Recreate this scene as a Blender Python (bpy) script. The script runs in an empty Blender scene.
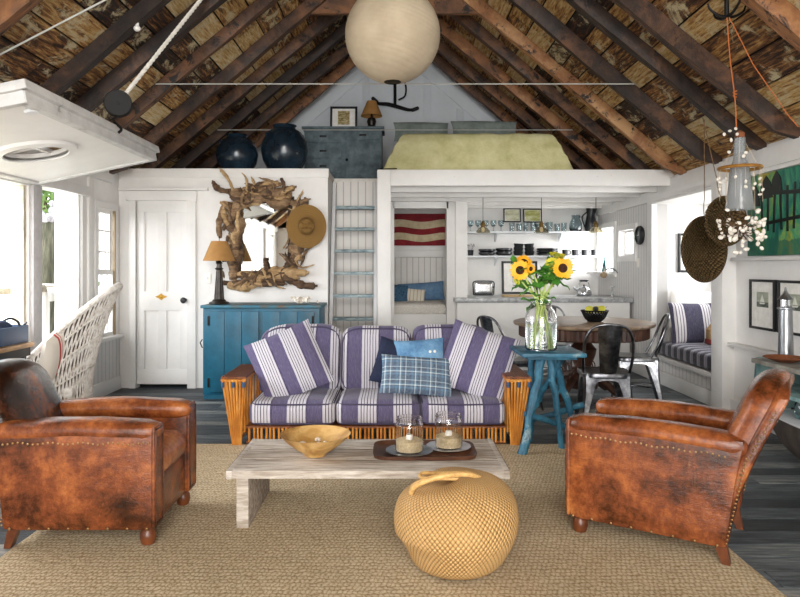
import bpy, bmesh, math, random
from math import sin, cos, pi, radians as R, sqrt, atan2
from mathutils import Vector as V, Matrix, Euler, noise
rnd = random.Random(7)
sc = bpy.context.scene
COL = sc.collection
EYE = 1.28
# ---------------------------------------------------------------- materials
def lin(h):
    if isinstance(h, (tuple, list)): return (*h[:3], 1)
    h = h.lstrip('#'); o = []
    for i in (0, 2, 4):
        c = int(h[i:i+2], 16) / 255
        o.append(c/12.92 if c <= .04045 else ((c+.055)/1.055)**2.4)
    return (*o, 1)
class NT:
    def __init__(s, name):
        s.m = bpy.data.materials.new(name); s.m.use_nodes = True
        s.t = s.m.node_tree; s.b = s.t.nodes['Principled BSDF']
        s.out = s.t.nodes['Material Output']
    def n(s, typ, ins=None, **kw):
        nd = s.t.nodes.new(typ)
        for k, v in kw.items(): setattr(nd, k, v)
        for k, v in (ins or {}).items(): s.put(nd.inputs[k], v)
        return nd
    def put(s, sock, v):
        if isinstance(v, bpy.types.NodeSocket): s.t.links.new(v, sock)
        else: sock.default_value = v
    def coord(s, kind='Object', scale=(1, 1, 1), rot=(0, 0, 0)):
        tc = s.n('ShaderNodeTexCoord')
        mp = s.n('ShaderNodeMapping', {'Vector': tc.outputs[kind], 'Scale': scale, 'Rotation': rot})
        return mp.outputs[0]
    def noise(s, vec, scale=5, detail=6, rough=.6, dist=0):
        return s.n('ShaderNodeTexNoise', {'Vector': vec, 'Scale': scale, 'Detail': detail, 'Roughness': rough, 'Distortion': dist}).outputs['Fac']
    def ramp(s, fac, stops, interp='LINEAR'):
        r = s.n('ShaderNodeValToRGB', {'Fac': fac}); cr = r.color_ramp; cr.interpolation = interp
        while len(cr.elements) < len(stops): cr.elements.new(.5)
        for e, (p, c) in zip(cr.elements, stops): e.position = p; e.color = lin(c)
        return r.outputs['Color']
    def mix(s, f, a, b, typ='MIX'):
        m = s.n('ShaderNodeMix', data_type='RGBA', blend_type=typ)
        s.put(m.inputs[0], f); s.put(m.inputs[6], a if isinstance(a, bpy.types.NodeSocket) else lin(a)); s.put(m.inputs[7], b if isinstance(b, bpy.types.NodeSocket) else lin(b))
        return m.outputs[2]
    def math(s, op, a, b=0, c=0):
        m = s.n('ShaderNodeMath', operation=op); s.put(m.inputs[0], a); s.put(m.inputs[1], b); s.put(m.inputs[2], c); return m.outputs[0]
    def bump(s, h, st=.3, dist=.01):
        b = s.n('ShaderNodeBump', {'Height': h, 'Strength': st, 'Distance': dist})
        s.t.links.new(b.outputs[0], s.b.inputs['Normal'])
    def fin(s, col=None, rough=.6, metal=0, spec=None, **kw):
        if col is not None: s.put(s.b.inputs['Base Color'], col if isinstance(col, bpy.types.NodeSocket) else lin(col))
        s.put(s.b.inputs['Roughness'], rough); s.put(s.b.inputs['Metallic'], metal)
        if spec is not None: s.b.inputs['Specular IOR Level'].default_value = spec
        for k, v in kw.items(): s.put(s.b.inputs[k.replace('_', ' ')], v)
        return s.m
def mnoise(name, stops, scale=6, stretch=(1, 1, 1), rough=.6, metal=0, bst=.2, bd=.005, detail=8, dist=0, bscale=None, spec=None, **kw):
    n = NT(name); v = n.coord('Object', stretch)
    f = n.noise(v, scale, detail, .65, dist)
    c = n.ramp(f, stops)
    if bst: n.bump(n.noise(v, bscale or scale*4, 5), bst, bd)
    return n.fin(c, rough, metal, spec, **kw)
def plain(name, c, rough=.5, metal=0, **kw):
    n = NT(name); f = n.noise(n.coord(), 18, 4); h = lin(c)
    a = tuple(x*.88 for x in h[:3]); b = tuple(min(1, x*1.08) for x in h[:3])
    return n.fin(n.ramp(f, [(.3, a), (.7, b)]), rough, metal, **kw)
MT = {}
def white_paint(name, base='#e9e7e4', board=None, axis=0, dirt=.35, off=0):
    n = NT(name); v = n.coord()
    f = n.noise(v, 3, 8, .7); h = lin(base)
    c = n.ramp(f, [(.25, tuple(x*.90 for x in h[:3])), (.6, h[:3])])
    f2 = n.noise(v, 22, 6, .7)
    c = n.mix(n.math('MULTIPLY', n.math('GREATER_THAN', f2, .69), dirt), c, '#9a938a')
    if board:
        sx = n.n('ShaderNodeSeparateXYZ', {0: v}).outputs[axis]
        fr = n.math('FRACT', n.math('DIVIDE', n.math('ADD', sx, off+100), board))
        g = n.math('LESS_THAN', n.math('ABSOLUTE', n.math('SUBTRACT', fr, .5)), .006/board/1.0 if board > .1 else .07)
        hgt = n.math('SUBTRACT', n.math('MULTIPLY', f2, .08), g)
        n.bump(hgt, .8, .008)
        c = n.mix(n.math('MULTIPLY', g, .55), c, '#8d8a88')
    else: n.bump(f2, .12, .004)
    return n.fin(c, .5)
def wood_isl(name, stops, gs=(1, 14, 14), rough=.6, patch=None, bst=.5, spread=.5, nscale=2.2, spec=None, per_obj=False):
    """boards: every island of the mesh gets its own tone, the grain runs along the stretched axis"""
    n = NT(name); v = n.coord('Object', gs); isl = n.n('ShaderNodeObjectInfo').outputs['Random'] if per_obj else n.n('ShaderNodeNewGeometry').outputs['Random Per Island']
    off = n.n('ShaderNodeCombineXYZ', {0: n.math('MULTIPLY', isl, 37), 1: n.math('MULTIPLY', isl, 91), 2: n.math('MULTIPLY', isl, 13)}).outputs[0]
    vv = n.n('ShaderNodeVectorMath', {0: v, 1: off}, operation='ADD').outputs[0]
    f = n.noise(vv, nscale, 9, .68, .4)
    f = n.math('ADD', n.math('MULTIPLY', n.math('SUBTRACT', isl, .5), spread), f)
    c = n.ramp(f, stops)
    if patch:
        v2 = n.n('ShaderNodeVectorMath', {0: n.coord('Object', patch[2]), 1: off}, operation='ADD').outputs[0]
        p = n.noise(v2, patch[1], 9, .74, .6)
        c = n.mix(n.ramp(p, [(patch[3], '#000000'), (patch[3]+.07, '#ffffff')]), c, patch[0])
    n.bump(n.noise(vv, nscale*3, 6, .7), bst, .012)
    return n.fin(c, rough, 0, spec)
def stripes(name, period, stops, axis=0, off=0, rough=.85, slub='#ffffff', samt=.25, axis2=None, stops2=None, period2=None):
    n = NT(name); v = n.coord(); sp = n.n('ShaderNodeSeparateXYZ', {0: v}).outputs
    wob = n.math('MULTIPLY', n.math('SUBTRACT', n.noise(v, 9, 2), .5), .006)
    def fr(ax, per, of): return n.math('FRACT', n.math('DIVIDE', n.math('ADD', n.math('ADD', sp[ax], wob), 50+of), per))
    c = n.ramp(fr(axis, period, off), stops, 'CONSTANT')
    if axis2 is not None:
        c2 = n.ramp(fr(axis2, period2, 0), stops2, 'CONSTANT'); c = n.mix(.5, c, c2)
    st = [9, 9, 9]; st[axis] = 90
    f = n.noise(n.coord('Object', st), 3, 4, .7)
    c = n.mix(n.ramp(f, [(.45, '#000000'), (.75, (samt, samt, samt))]), c, slub)
    n.bump(n.noise(v, 260, 2), .35, .003)
    return n.fin(c, rough, 0, .2, Sheen_Weight=.15)
def weave(name, c1, c2, nu, nv, rough=.7, uv=True, bst=.9, bd=.01, tone=None, diag=False):
    n = NT(name); v = n.coord('UV' if uv else 'Object'); sp = n.n('ShaderNodeSeparateXYZ', {0: v}).outputs
    b = n.math('MULTIPLY', sp[1], nv); row = n.math('FLOOR', b)
    a = n.math('ADD', n.math('MULTIPLY', sp[0], nu), n.math('MULTIPLY', row, .5))
    if diag:
        a = n.math('ADD', n.math('MULTIPLY', sp[0], nu*.5), n.math('MULTIPLY', sp[1], nv*.5)); b = n.math('SUBTRACT', n.math('MULTIPLY', sp[0], nu*.5), n.math('MULTIPLY', sp[1], nv*.5))
    sa = n.math('ABSOLUTE', n.math('SINE', n.math('MULTIPLY', a, pi))); sb = n.math('ABSOLUTE', n.math('SINE', n.math('MULTIPLY', b, pi)))
    h = n.math('POWER', n.math('MULTIPLY', sa, sb), .5)
    nz = n.noise(n.coord(), 7, 6, .7)
    c = n.ramp(n.math('MULTIPLY', h, n.math('ADD', nz, .55)), [(.12, c2), (.5, c1)])
    if tone: c = n.mix(n.ramp(nz, [(.5, '#000000'), (.75, '#777777')]), c, tone)
    n.bump(h, bst, bd)
    return n.fin(c, rough, 0, .3)
def glass(name, tint='#ffffff', rough=.02, ior=1.45):
    n = NT(name); n.fin(tint, rough); n.b.inputs['Transmission Weight'].default_value = 1; n.b.inputs['IOR'].default_value = ior
    f = n.noise(n.coord(), 6, 2); n.bump(f, .05, .003); return n.m
# ---------------------------------------------------------------- mesh building
def rotm(rx=0, ry=0, rz=0): return Euler((rx, ry, rz)).to_matrix().to_4x4()
class MB:
    def __init__(s): s.b = bmesh.new(); s.uv = s.b.loops.layers.uv.new('UVMap')
    def box(s, c, size, rot=None, bev=0, seg=2, fn=None):
        t = bmesh.new(); bmesh.ops.create_cube(t, size=1)
        for v in t.verts: v.co = V((v.co.x*size[0], v.co.y*size[1], v.co.z*size[2]))
        if fn:
            for v in t.verts: v.co = V(fn(v.co))
        if bev: bmesh.ops.bevel(t, geom=list(t.edges), offset=bev, segments=seg, profile=.6, affect='EDGES')
        s._take(t, c, rot); return s
    def _take(s, t, c=(0, 0, 0), rot=None):
        M = Matrix.Translation(c) @ (rot if rot is not None else Matrix())
        mp = {v: s.b.verts.new(M @ v.co) for v in t.verts}
        for f in t.faces:
            try: s.b.faces.new([mp[v] for v in f.verts])
            except ValueError: pass
        t.free()
    def grid(s, fn, nu, nv, cu=False, cv=False, flip=False):
        U = nu if cu else nu+1; W = nv if cv else nv+1
        g = [[s.b.verts.new(fn(i/nu, j/nv)) for j in range(W)] for i in range(U)]
        for i in range(nu):
            for j in range(nv):
                q = [g[i][j], g[(i+1) % U][j], g[(i+1) % U][(j+1) % W], g[i][(j+1) % W]]
                uv = [(i/nu, j/nv), ((i+1)/nu, j/nv), ((i+1)/nu, (j+1)/nv), (i/nu, (j+1)/nv)]
                if flip: q.reverse(); uv.reverse()
                try: f = s.b.faces.new(q)
                except ValueError: continue
                for l, w in zip(f.loops, uv): l[s.uv].uv = w
        return g
    def rbox(s, c, size, r=.03, n=8, bulge=(0, 0, 0), fn=None, rot=None):
        """rounded, slightly swollen box"""
        t = bmesh.new(); bmesh.ops.create_cube(t, size=2)
        bmesh.ops.subdivide_edges(t, edges=list(t.edges), cuts=n, use_grid_fill=True)
        h = V(size)/2; r = min(r, *h)
        for v in t.verts:
            p = v.co.copy()
            q = V([math.copysign(abs(p[i])**.75*h[i], p[i]) for i in range(3)])
            inn = V([max(-h[i]+r, min(h[i]-r, q[i])) for i in range(3)])
            d = q-inn
            if d.length > 1e-9: q = inn+d.normalized()*r
            for i in range(3):
                if bulge[i]:
                    j, k = (i+1) % 3, (i+2) % 3
                    q[i] += math.copysign(bulge[i]*(1-min(1, abs(q[j]/h[j]))**2.2)*(1-min(1, abs(q[k]/h[k]))**2.2), p[i]) * (1 if abs(p[i]) > .5 else 0)
            v.co = q
            if fn: v.co = V(fn(v.co))
        s._take(t, c, rot); return s
    def tube(s, pts, r, seg=8, caps=True, closed=False):
        pts = [V(p) for p in pts]; n = len(pts)
        rr = r if callable(r) else (lambda t: r[min(n-1, int(round(t*(n-1))))]) if isinstance(r, (list, tuple)) else (lambda t: r)
        rings = []; up = None
        for i, p in enumerate(pts):
            a = pts[(i-1) % n] if closed or i > 0 else p; b = pts[(i+1) % n] if closed or i < n-1 else p
            d = (b-a)
            if d.length < 1e-9: d = V((0, 0, 1))
            d.normalize()
            if up is None: up = V((0, 0, 1)) if abs(d.z) < .9 else V((1, 0, 0))
            x = up.cross(d)
            if x.length < 1e-6: x = V((1, 0, 0)).cross(d)
            x.normalize(); y = d.cross(x).normalized(); up = y
            ra = rr(i/max(1, n-1))
            rings.append([s.b.verts.new(p+(x*cos(2*pi*k/seg)+y*sin(2*pi*k/seg))*ra) for k in range(seg)])
        m = n if closed else n-1
        for i in range(m):
            A, B = rings[i], rings[(i+1) % n]
            for k in range(seg):
                f = s.b.faces.new([A[k], A[(k+1) % seg], B[(k+1) % seg], B[k]])
                for l, w in zip(f.loops, [(k/seg, i/m), ((k+1)/seg, i/m), ((k+1)/seg, (i+1)/m), (k/seg, (i+1)/m)]): l[s.uv].uv = w
        if caps and not closed:
            s.b.faces.new(rings[0][::-1]); s.b.faces.new(rings[-1])
        return s
    def cyl(s, p0, p1, r0, r1=None, seg=16): return s.tube([p0, p1], [r0, r0 if r1 is None else r1], seg)
    def sheet(s, fn, nu, nv, off):
        s.grid(fn, nu, nv); s.grid(lambda u, v: fn(u, v)+V(off), nu, nv, flip=True); return s
    def lathe(s, prof, c=(0, 0, 0), seg=32, fn=None, M=None, flip=False):
        """prof: (radius, z) bottom to top, outside"""
        c = V(c); n = len(prof)-1
        def f(u, v):
            j = min(n, int(round(v*n))); r, z = prof[j]; a = 2*pi*u
            p = V((r*cos(a), r*sin(a), z))
            if fn: p = V(fn(p, u, v))
            if M is not None: p = M @ p
            return p+c
        s.grid(f, seg, n, cu=True, flip=flip); return s
    def sph(s, c, r, seg=12, rings=8, fn=None, rot=None):
        if not isinstance(r, (tuple, list)): r = (r, r, r)
        t = bmesh.new(); bmesh.ops.create_uvsphere(t, u_segments=seg, v_segments=rings, radius=1)
        for v in t.verts:
            v.co = V((v.co.x*r[0], v.co.y*r[1], v.co.z*r[2]))
            if fn: v.co = V(fn(v.co))
        s._take(t, c, rot); return s
    def prism(s, poly, axis, a, b):
        """polygon in the plane across axis, extruded from a to b along it"""
        def mk(p, w):
            q = list(p); q.insert(axis, w); return V(q)
        A = [s.b.verts.new(mk(p, a)) for p in poly]; B = [s.b.verts.new(mk(p, b)) for p in poly]
        s.b.faces.new(A[::-1]); s.b.faces.new(B); n = len(poly)
        for i in range(n): s.b.faces.new([A[i], A[(i+1) % n], B[(i+1) % n], B[i]])
        return s
    def pillow(s, w, h, t, n=16, ear=.05, fn=None):
        """cushion standing in the local xz plane, thickness along y"""
        def f(sg):
            def g(u, v):
                x = 2*u-1; z = 2*v-1
                k = ((1-x**2)*(1-z**2)); k = max(k, 0)**.42
                px = x*(1-ear*(1-z**2)**1.0*1.0)*w/2; pz = z*(1-ear*(1-x**2))*h/2
                p = V((px, sg*k*t/2, pz))
                return V(fn(p)) if fn else p
            return g
        s.grid(f(-1), n, n); s.grid(f(1), n, n, flip=True)
        bmesh.ops.remove_doubles(s.b, verts=list(s.b.verts), dist=1e-5); return s
    def build(s, name, mat, parent=None, loc=None, rot=None, ang=38, kind=None, smooth=True):
        bmesh.ops.recalc_face_normals(s.b, faces=list(s.b.faces))
        me = bpy.data.meshes.new(name); s.b.to_mesh(me); s.b.free()
        if smooth:
            me.polygons.foreach_set('use_smooth', [True]*len(me.polygons)); me.set_sharp_from_angle(angle=R(ang))
        me.materials.append(mat)
        o = bpy.data.objects.new(name, me); COL.objects.link(o)
        if parent: o.parent = parent
        if loc is not None: o.location = loc
        if rot is not None: o.rotation_euler = rot
        if kind: o['kind'] = kind
        return o
def tag(o, label, cat, group=None):
    o['label'] = label; o['category'] = cat
    if group: o['group'] = group
    return o
def T(name, label, cat, loc=(0, 0, 0), rz=0, group=None, rot=None, sc_=1):
    o = bpy.data.objects.new(name, None); COL.objects.link(o); o.empty_display_size = .05
    o.location = loc; o.rotation_euler = rot or (0, 0, rz); o.scale = (sc_,)*3
    return tag(o, label, cat, group)
def S(name, mb, mat, **kw): return mb.build(name, mat, kind='structure', **kw)
def dup(root, loc, rz=None, label=None, rot=None, sc_=None):
    def cp(o, par):
        c = o.copy(); COL.objects.link(c); c.parent = par
        for ch in o.children: cp(ch, c)
        return c
    kids = list(root.children); r = root.copy(); COL.objects.link(r)
    for ch in kids: cp(ch, r)
    r.location = loc
    if rz is not None: r.rotation_euler = (0, 0, rz)
    if rot is not None: r.rotation_euler = rot
    if sc_ is not None: r.scale = (sc_,)*3 if not isinstance(sc_, (tuple, list)) else sc_
    if label: r['label'] = label
    return r
def catmull(pts, n=8):
    pts = [V(p) for p in pts]; P = [pts[0]*2-pts[1]]+pts+[pts[-1]*2-pts[-2]]; out = []
    for i in range(1, len(P)-2):
        for k in range(n):
            t = k/n; a, b, c, d = P[i-1:i+3]
            out.append(.5*((2*b)+(c-a)*t+(2*a-5*b+4*c-d)*t*t+(3*b-a-3*c+d)*t**3))
    out.append(pts[-1]); return out
def W(px, py, s):  # a point seen at (px, py) where one metre spans s pixels
    return V(((px-395)/s, 660/s, EYE-(py-267)/s))

# ---- palette
paint = white_paint('white_paint')
paintL = white_paint('white_paint_cool', '#e4e5e8')
bead = white_paint('beadboard_x', '#e2ded9', .085, 0)
beady = white_paint('beadboard_y', '#dedcda', .085, 1)
panel = white_paint('white_boards', '#ebe8e4', .42, 0, .15, .1)
gable_shade = white_paint('gable_shade_tint', '#d3d9df')  # loft shade put into the colour as a pale grey-blue tint
black = plain('black_paint', '#15161a', .4)
blackm = plain('black_iron', '#1b1a1a', .55, .6)
steel = mnoise('worn_steel', [(.3, '#333337'), (.5, '#6f7074'), (.75, '#b4b5b7')], 9, rough=.28, metal=1, bst=.08)
silver = plain('bright_metal', '#d4d6d8', .18, 1)
brass = plain('brass', '#c79a45', .3, 1)
gl = glass('clear_glass')
glb = glass('bluish_glass', '#dcebef')
# ================================================================ THE ROOM
XL, XR, YF, YD, YB = -2.92, 2.95, -2.4, 6.98, 9.6   # left, right, front (behind camera), door wall, back
APEX, SL, WT = 4.73, .84, 2.22
LZ = 2.3                                             # loft floor
def roofz(x): return APEX-SL*abs(x)
floor_m = wood_isl('weathered_floorboards', [(.2, '#1b1e22'), (.42, '#3b4146'), (.6, '#60686b'), (.82, '#a09b90')], (2, 22, 22), .55, ('#1d2126', 3, (3, 9, 9), .6), .5, .45)
roof_m = wood_isl('roof_boards', [(.30, '#160c08'), (.40, '#4a2c18'), (.49, '#8f6032'), (.58, '#c0995a'), (.76, '#e0cfa8')], (14, 1.6, 14), .7,
                  ('#cbbd98', 1.7, (3, 2.0, 3), .535), .9, .36, 3.4)
roof_m = roof_m
raft_m = wood_isl('rafter_wood', [(.2, '#1f1511'), (.36, '#38261c'), (.52, '#67462f'), (.68, '#8c5d38'), (.86, '#b48a5e')], (1.4, 10, 1.4), .6, ('#140d0b', 3, (2, 7, 2), .54), .8, .55, 2.4, None, True)
# floor: boards run across the room
mb = MB(); y = YF
while y < YB+.1:
    x = XL-.05-rnd.random()*1.5; w = .125+rnd.random()*.03
    while x < XR+.9:
        l = 1.6+rnd.random()*2.2; a = max(x, XL-.05); b = min(x+l, XR+.9)
        if b > a: mb.box(((a+b)/2, y+w/2, -.012-rnd.random()*.002), (b-a-.004, w-.005, .024))
        x += l
    y += w
S('floor', mb, floor_m)
S('floor_base', MB().box((.4, 3.6, -.05), (7.6, 12.6, .03)), plain('gap_dark', '#0d0d0e', .9))
# roof boards
mb = MB(); nb = 19; L = 3.05; ln = sqrt(1+SL*SL)
for sg in (-1, 1):
    rot = rotm(0, sg*math.atan(SL), 0)
    d = 0
    while d < 2.86:
        w = .15+rnd.random()*.07; y = YF-.2-rnd.random()
        while y < YB+.1:
            l = 1.3+rnd.random()*2.6; a = max(y, YF-.2); b = min(y+l, YB+.15); xm = d+w/2
            if b > a: mb.box((sg*xm, (a+b)/2, roofz(xm)+.015+rnd.random()*.008), ((w-.012)*ln, b-a-.008, .02), rot)
            y += l
        d += w
S('ceiling', mb, roof_m)
mb = MB()
for sg in (-1, 1):
    mb.prism([(sg*3.06, roofz(3.06)+.05), (0, APEX+.05), (0, APEX+.09), (sg*3.06, roofz(3.06)+.09)], 1, YF-.3, YB+.25)
S('ceiling_deck', mb, plain('deck_dark', '#1c120d', .9))
# rafters (house frame)
RY = [-1.9, -1.0, -.1, .75, 1.55, 2.35, 3.1, 3.85, 4.78, 5.28, 5.95, 6.7, 7.3, 7.95, 8.6, 9.2]
ti = 1
for y in RY:
    for sg in (-1, 1):
        mb = MB(); dpt = .115+rnd.random()*.035; w = .065+rnd.random()*.035; k = 14
        ph = rnd.random()*9
        def f(u, v, sg=sg, y=y, dpt=dpt, w=w, ph=ph):
            # u around the section, v along
            x = .02+v*(2.94-.02); q = [(-1, 0), (-1, 1), (1, 1), (1, 0)][int(round(u*4)) % 4]
            dx = noise.noise(V((ph, v*5, q[0]*3)))*.016; dz = noise.noise(V((ph+4, v*6, q[0])))*.016
            return V((sg*x, y+q[0]*w/2+dx+sin(v*3+ph)*.012, max(2.2, roofz(x)-.002-q[1]*(dpt+dz)*ln/1.1)))
        g = mb.grid(f, 4, k, cu=True); mb.b.faces.new([g[i][0] for i in range(4)]); mb.b.faces.new([g[i][k] for i in range(4)][::-1])
        bmesh.ops.bevel(mb.b, geom=[e for e in mb.b.edges if abs((e.verts[0].co-e.verts[1].co).normalized().y) < .5], offset=.006, segments=1, affect='EDGES')
        S('trim_%d' % ti, mb, raft_m, ang=30); ti += 1
S('trim_%d' % ti, MB().box((0, 3.6, APEX-.08), (.05, 12.3, .2)), raft_m); ti += 1
S('trim_%d' % ti, MB().box((0, 6.74, 3.93), (2.0, .05, .14)), raft_m); ti += 1
# left wall with three openings
def wall_x(mb, x0, x1, y0, y1, z0, z1, holes):
    """wall slab across x between y0..y1 with rectangular holes (ya, yb, za, zb)"""
    ys = sorted({y0, y1, *[h[0] for h in holes], *[h[1] for h in holes]})
    for a, b in zip(ys, ys[1:]):
        m = (a+b)/2; hs = sorted([(h[2], h[3]) for h in holes if h[0] < m < h[1]]); z = z0
        for p, q in hs:
            if p > z: mb.box(((x0+x1)/2, m, (z+p)/2), (x1-x0, b-a, p-z))
            z = q
        if z1 > z: mb.box(((x0+x1)/2, m, (z+z1)/2), (x1-x0, b-a, z1-z))
LH = [(3.05, 5.26, .78, 1.93), (5.45, 6.17, .60, 1.95), (6.44, 6.84, .58, 1.86)]
mb = MB(); wall_x(mb, XL-.14, XL, YF, YB, 0, WT+.07, LH); S('wall_left', mb, paint)
# front wall (behind the camera) with a wide and a gable opening, both added to let in light
mb = MB()
mb.box((-2.5, YF-.07, 1.2), (.95, .14, 2.4)).box((2.55, YF-.07, 1.2), (.95, .14, 2.4)).box((0, YF-.07, 2.32), (5.9, .14, .16))
mb.prism([(-2.9, 2.4), (-1.0, 2.4), (-1.0, roofz(1)), (-2.9, roofz(2.9))], 1, YF-.14, YF)
mb.prism([(2.9, 2.4), (1.0, 2.4), (1.0, roofz(1)), (2.9, roofz(2.9))], 1, YF-.14, YF)
mb.prism([(-1.0, 3.7), (1.0, 3.7), (1.0, roofz(1)), (0, APEX), (-1.0, roofz(1))], 1, YF-.14, YF)
S('wall_front', mb, paint)
mb = MB()
for x in (-2.0, -1.0, 0, 1.0, 2.05): mb.box((x, YF-.06, 1.12), (.07, .06, 2.24))
mb.box((0, YF-.06, .08), (4.1, .06, .16))
S('window_added', mb, paint)  # bars of the added opening behind the camera
# right wall: room part, with the window-seat alcove, then the kitchen part
AY0, AY1, AX = 5.93, 7.48, 3.72
mb = MB(); wall_x(mb, XR, XR+.14, YF, AY1+.02, 0, WT+.03, [(AY0, AY1+.02, 0, 2.0)]); S('wall_right', mb, paint)
mb = MB()
mb.box((3.33, AY1+.07, 1.05), (.86, .1, 2.1)).box((3.4, AY0-.05, 1.05), (.62, .1, 2.1)).box((3.33, (AY0+AY1)/2, 2.04), (.88, 1.6, .1))
S('wall_alcove', mb, paint)
mb = MB(); wall_x(mb, AX, AX+.1, AY0-.1, AY1+.1, 0, 2.1, [(6.15, 7.2, 1.1, 1.85)]); S('wall_alcove_outer', mb, paint)
mb = MB(); wall_x(mb, XR, XR+.14, AY1, YB, 0, LZ, [(8.1, 8.62, 1.42, 1.75), (8.85, 9.5, 1.22, 1.82)]); S('wall_kitchen_right', mb, beady)
mb = MB().box(((XL+XR)/2, YB+.07, 1.15), (XR-XL+.3, .14, 2.3)); S('wall_back', mb, paint)
mb = MB().prism([(-2.95, LZ), (2.95, LZ), (2.95, roofz(2.95)+.02), (0, APEX+.03), (-2.95, roofz(2.95)+.02)], 1, YB, YB+.14)
S('wall_gable', mb, gable_shade)
# gable battens
mb = MB()
for x in (-1.35, -.87, -.42, .02, .47, .95, 1.42):
    h = roofz(x)-.35; mb.box((x, YB-.012, (LZ+h)/2), (.11, .024, h-LZ), bev=.003)
for sg in (-1, 1):
    c = V((sg*1.15, YB-.014, roofz(1.15)-.24)); mb.box(c, (3.3*1.0, .028, .13), rotm(0, sg*math.atan(SL), 0), bev=.003)
S('trim_%d' % ti, mb, gable_shade); ti += 1
# door wall (left half) with door opening
DX0, DX1, DZ = -2.735, -2.19, 1.98
mb = MB()
mb.box(((XL+DX0)/2, YD+.05, LZ/2), (DX0-XL, .1, LZ)).box(((DX1-.71)/2, YD+.05, LZ/2), (-.71-DX1, .1, LZ)).box(((DX0+DX1)/2, YD+.05, (DZ+LZ)/2), (DX1-DX0, .1, LZ-DZ))
S('wall_door_side', mb, paint)
mb = MB().box((-.755, 7.3, LZ/2), (.09, .54, LZ)).box((-.135, 7.3, LZ/2), (.03, .54, LZ)); S('wall_ladder_side', mb, paint)
mb = MB().box((-.43, 7.62, LZ/2-.02), (.65, .08, LZ-.04)); S('wall_ladder_back', mb, bead)
# loft floor, front fascia and joists over the kitchen
mb = MB().box((-1.8, 8.3, LZ-.03), (2.2, 2.6, .06)).box((1.36, 8.3, LZ-.03), (3.1, 2.6, .06)).box((-.44, 8.6, LZ-.03), (.53, 1.98, .06))
S('floor_loft', mb, plain('loft_boards', '#dcd8d2', .6))
S('trim_%d' % ti, MB().box((1.385, YD+.03, 2.225), (3.13, .07, .17), bev=.004), paint); ti += 1
for y in (7.35, 7.85, 8.35, 8.85, 9.3):
    S('trim_%d' % ti, MB().box((1.4, y, 2.17), (3.1, .07, .12), bev=.004), paint); ti += 1
for y, z, h, d in ((YD-.008, 2.27, .1, .02), ):
    S('trim_%d' % ti, MB().box((-1.8, y, z), (2.2, d, h), bev=.004), paint); ti += 1
S('trim_%d' % ti, MB().box((-.115, YD+.0, 1.15), (.14, .14, 2.3), bev=.006), paint); ti += 1     # post by the ladder
# partition with the bunk nook doorway
NY = 8.42
mb = MB().box((-.06, NY+.04, 1.1), (.1, .08, 2.2)).box((.78, NY+.04, 1.1), (.24, .08, 2.2)).box((.33, NY+.04, 2.12), (.7, .08, .18))
S('wall_nook', mb, paint)
S('wall_nook_side', MB().box((.86, 9.05, 1.1), (.08, 1.2, 2.2)), paint)
S('wall_nook_left', MB().box((-.12, 8.6, 1.1), (.04, 2.0, 2.2)), paint)
S('trim_%d' % ti, MB().box((.84, NY-.03, 1.1), (.15, .1, 2.12), bev=.006), paint); ti += 1
S('trim_%d' % ti, MB().box((.31, YB-.02, .72), (.9, .04, 1.42)), bead); ti += 1
S('trim_%d' % ti, MB().box((.31, YB-.05, 1.47), (.92, .1, .1), bev=.005), paint); ti += 1
# plates, wainscot, casings
def trim(c, s, m=paint, bev=.005):
    global ti
    S('trim_%d' % ti, MB().box(c, s, bev=bev), m); ti += 1
trim((XR-.02, 2.5, 2.12), (.05, 9.7, .2)); trim((XR-.05, 2.5, 2.03), (.07, 9.7, .035))
trim((XL+.02, 2.2, 2.2), (.05, 9.1, .12))
trim((XR-.05, AY0-.12, 1.02), (.14, .2, 2.04)); trim((XR-.02, AY1+.03, 1.02), (.06, .1, 2.04))
trim((XR-.01, 2.7, 1.345), (.14, 5.9, .03)); trim((XR+.02, 2.7, .3), (.07, 6.1, .58), panel)
trim((XR-.02, 2.7, .615), (.12, 6.1, .03))
for y in (3.3, 4.2, 5.1): trim((XR-.02, y, .3), (.03, .09, .56))
trim((XR-.03, 4.1, .07), (.04, 9.0-.2, .14))
# left wall wainscot
trim((XL+.006, 6.6, .33), (.012, .75, .48), beady, 0); trim((XL+.02, 4.6, .07), (.035, 4.7, .14)); trim((XL+.03, 6.6, .56), (.05, .76, .04))
trim((XL+.012, 5.35, 1.28), (.03, .13, 1.44), plain('grey_post_paint', '#c3bfbf', .6)); trim((XL+.012, 6.3, 1.25), (.025, .1, 1.95))  # grey post between the windows, then a white one
trim((XL+.02, 5.81, 1.99), (.045, .9, .09))
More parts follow.
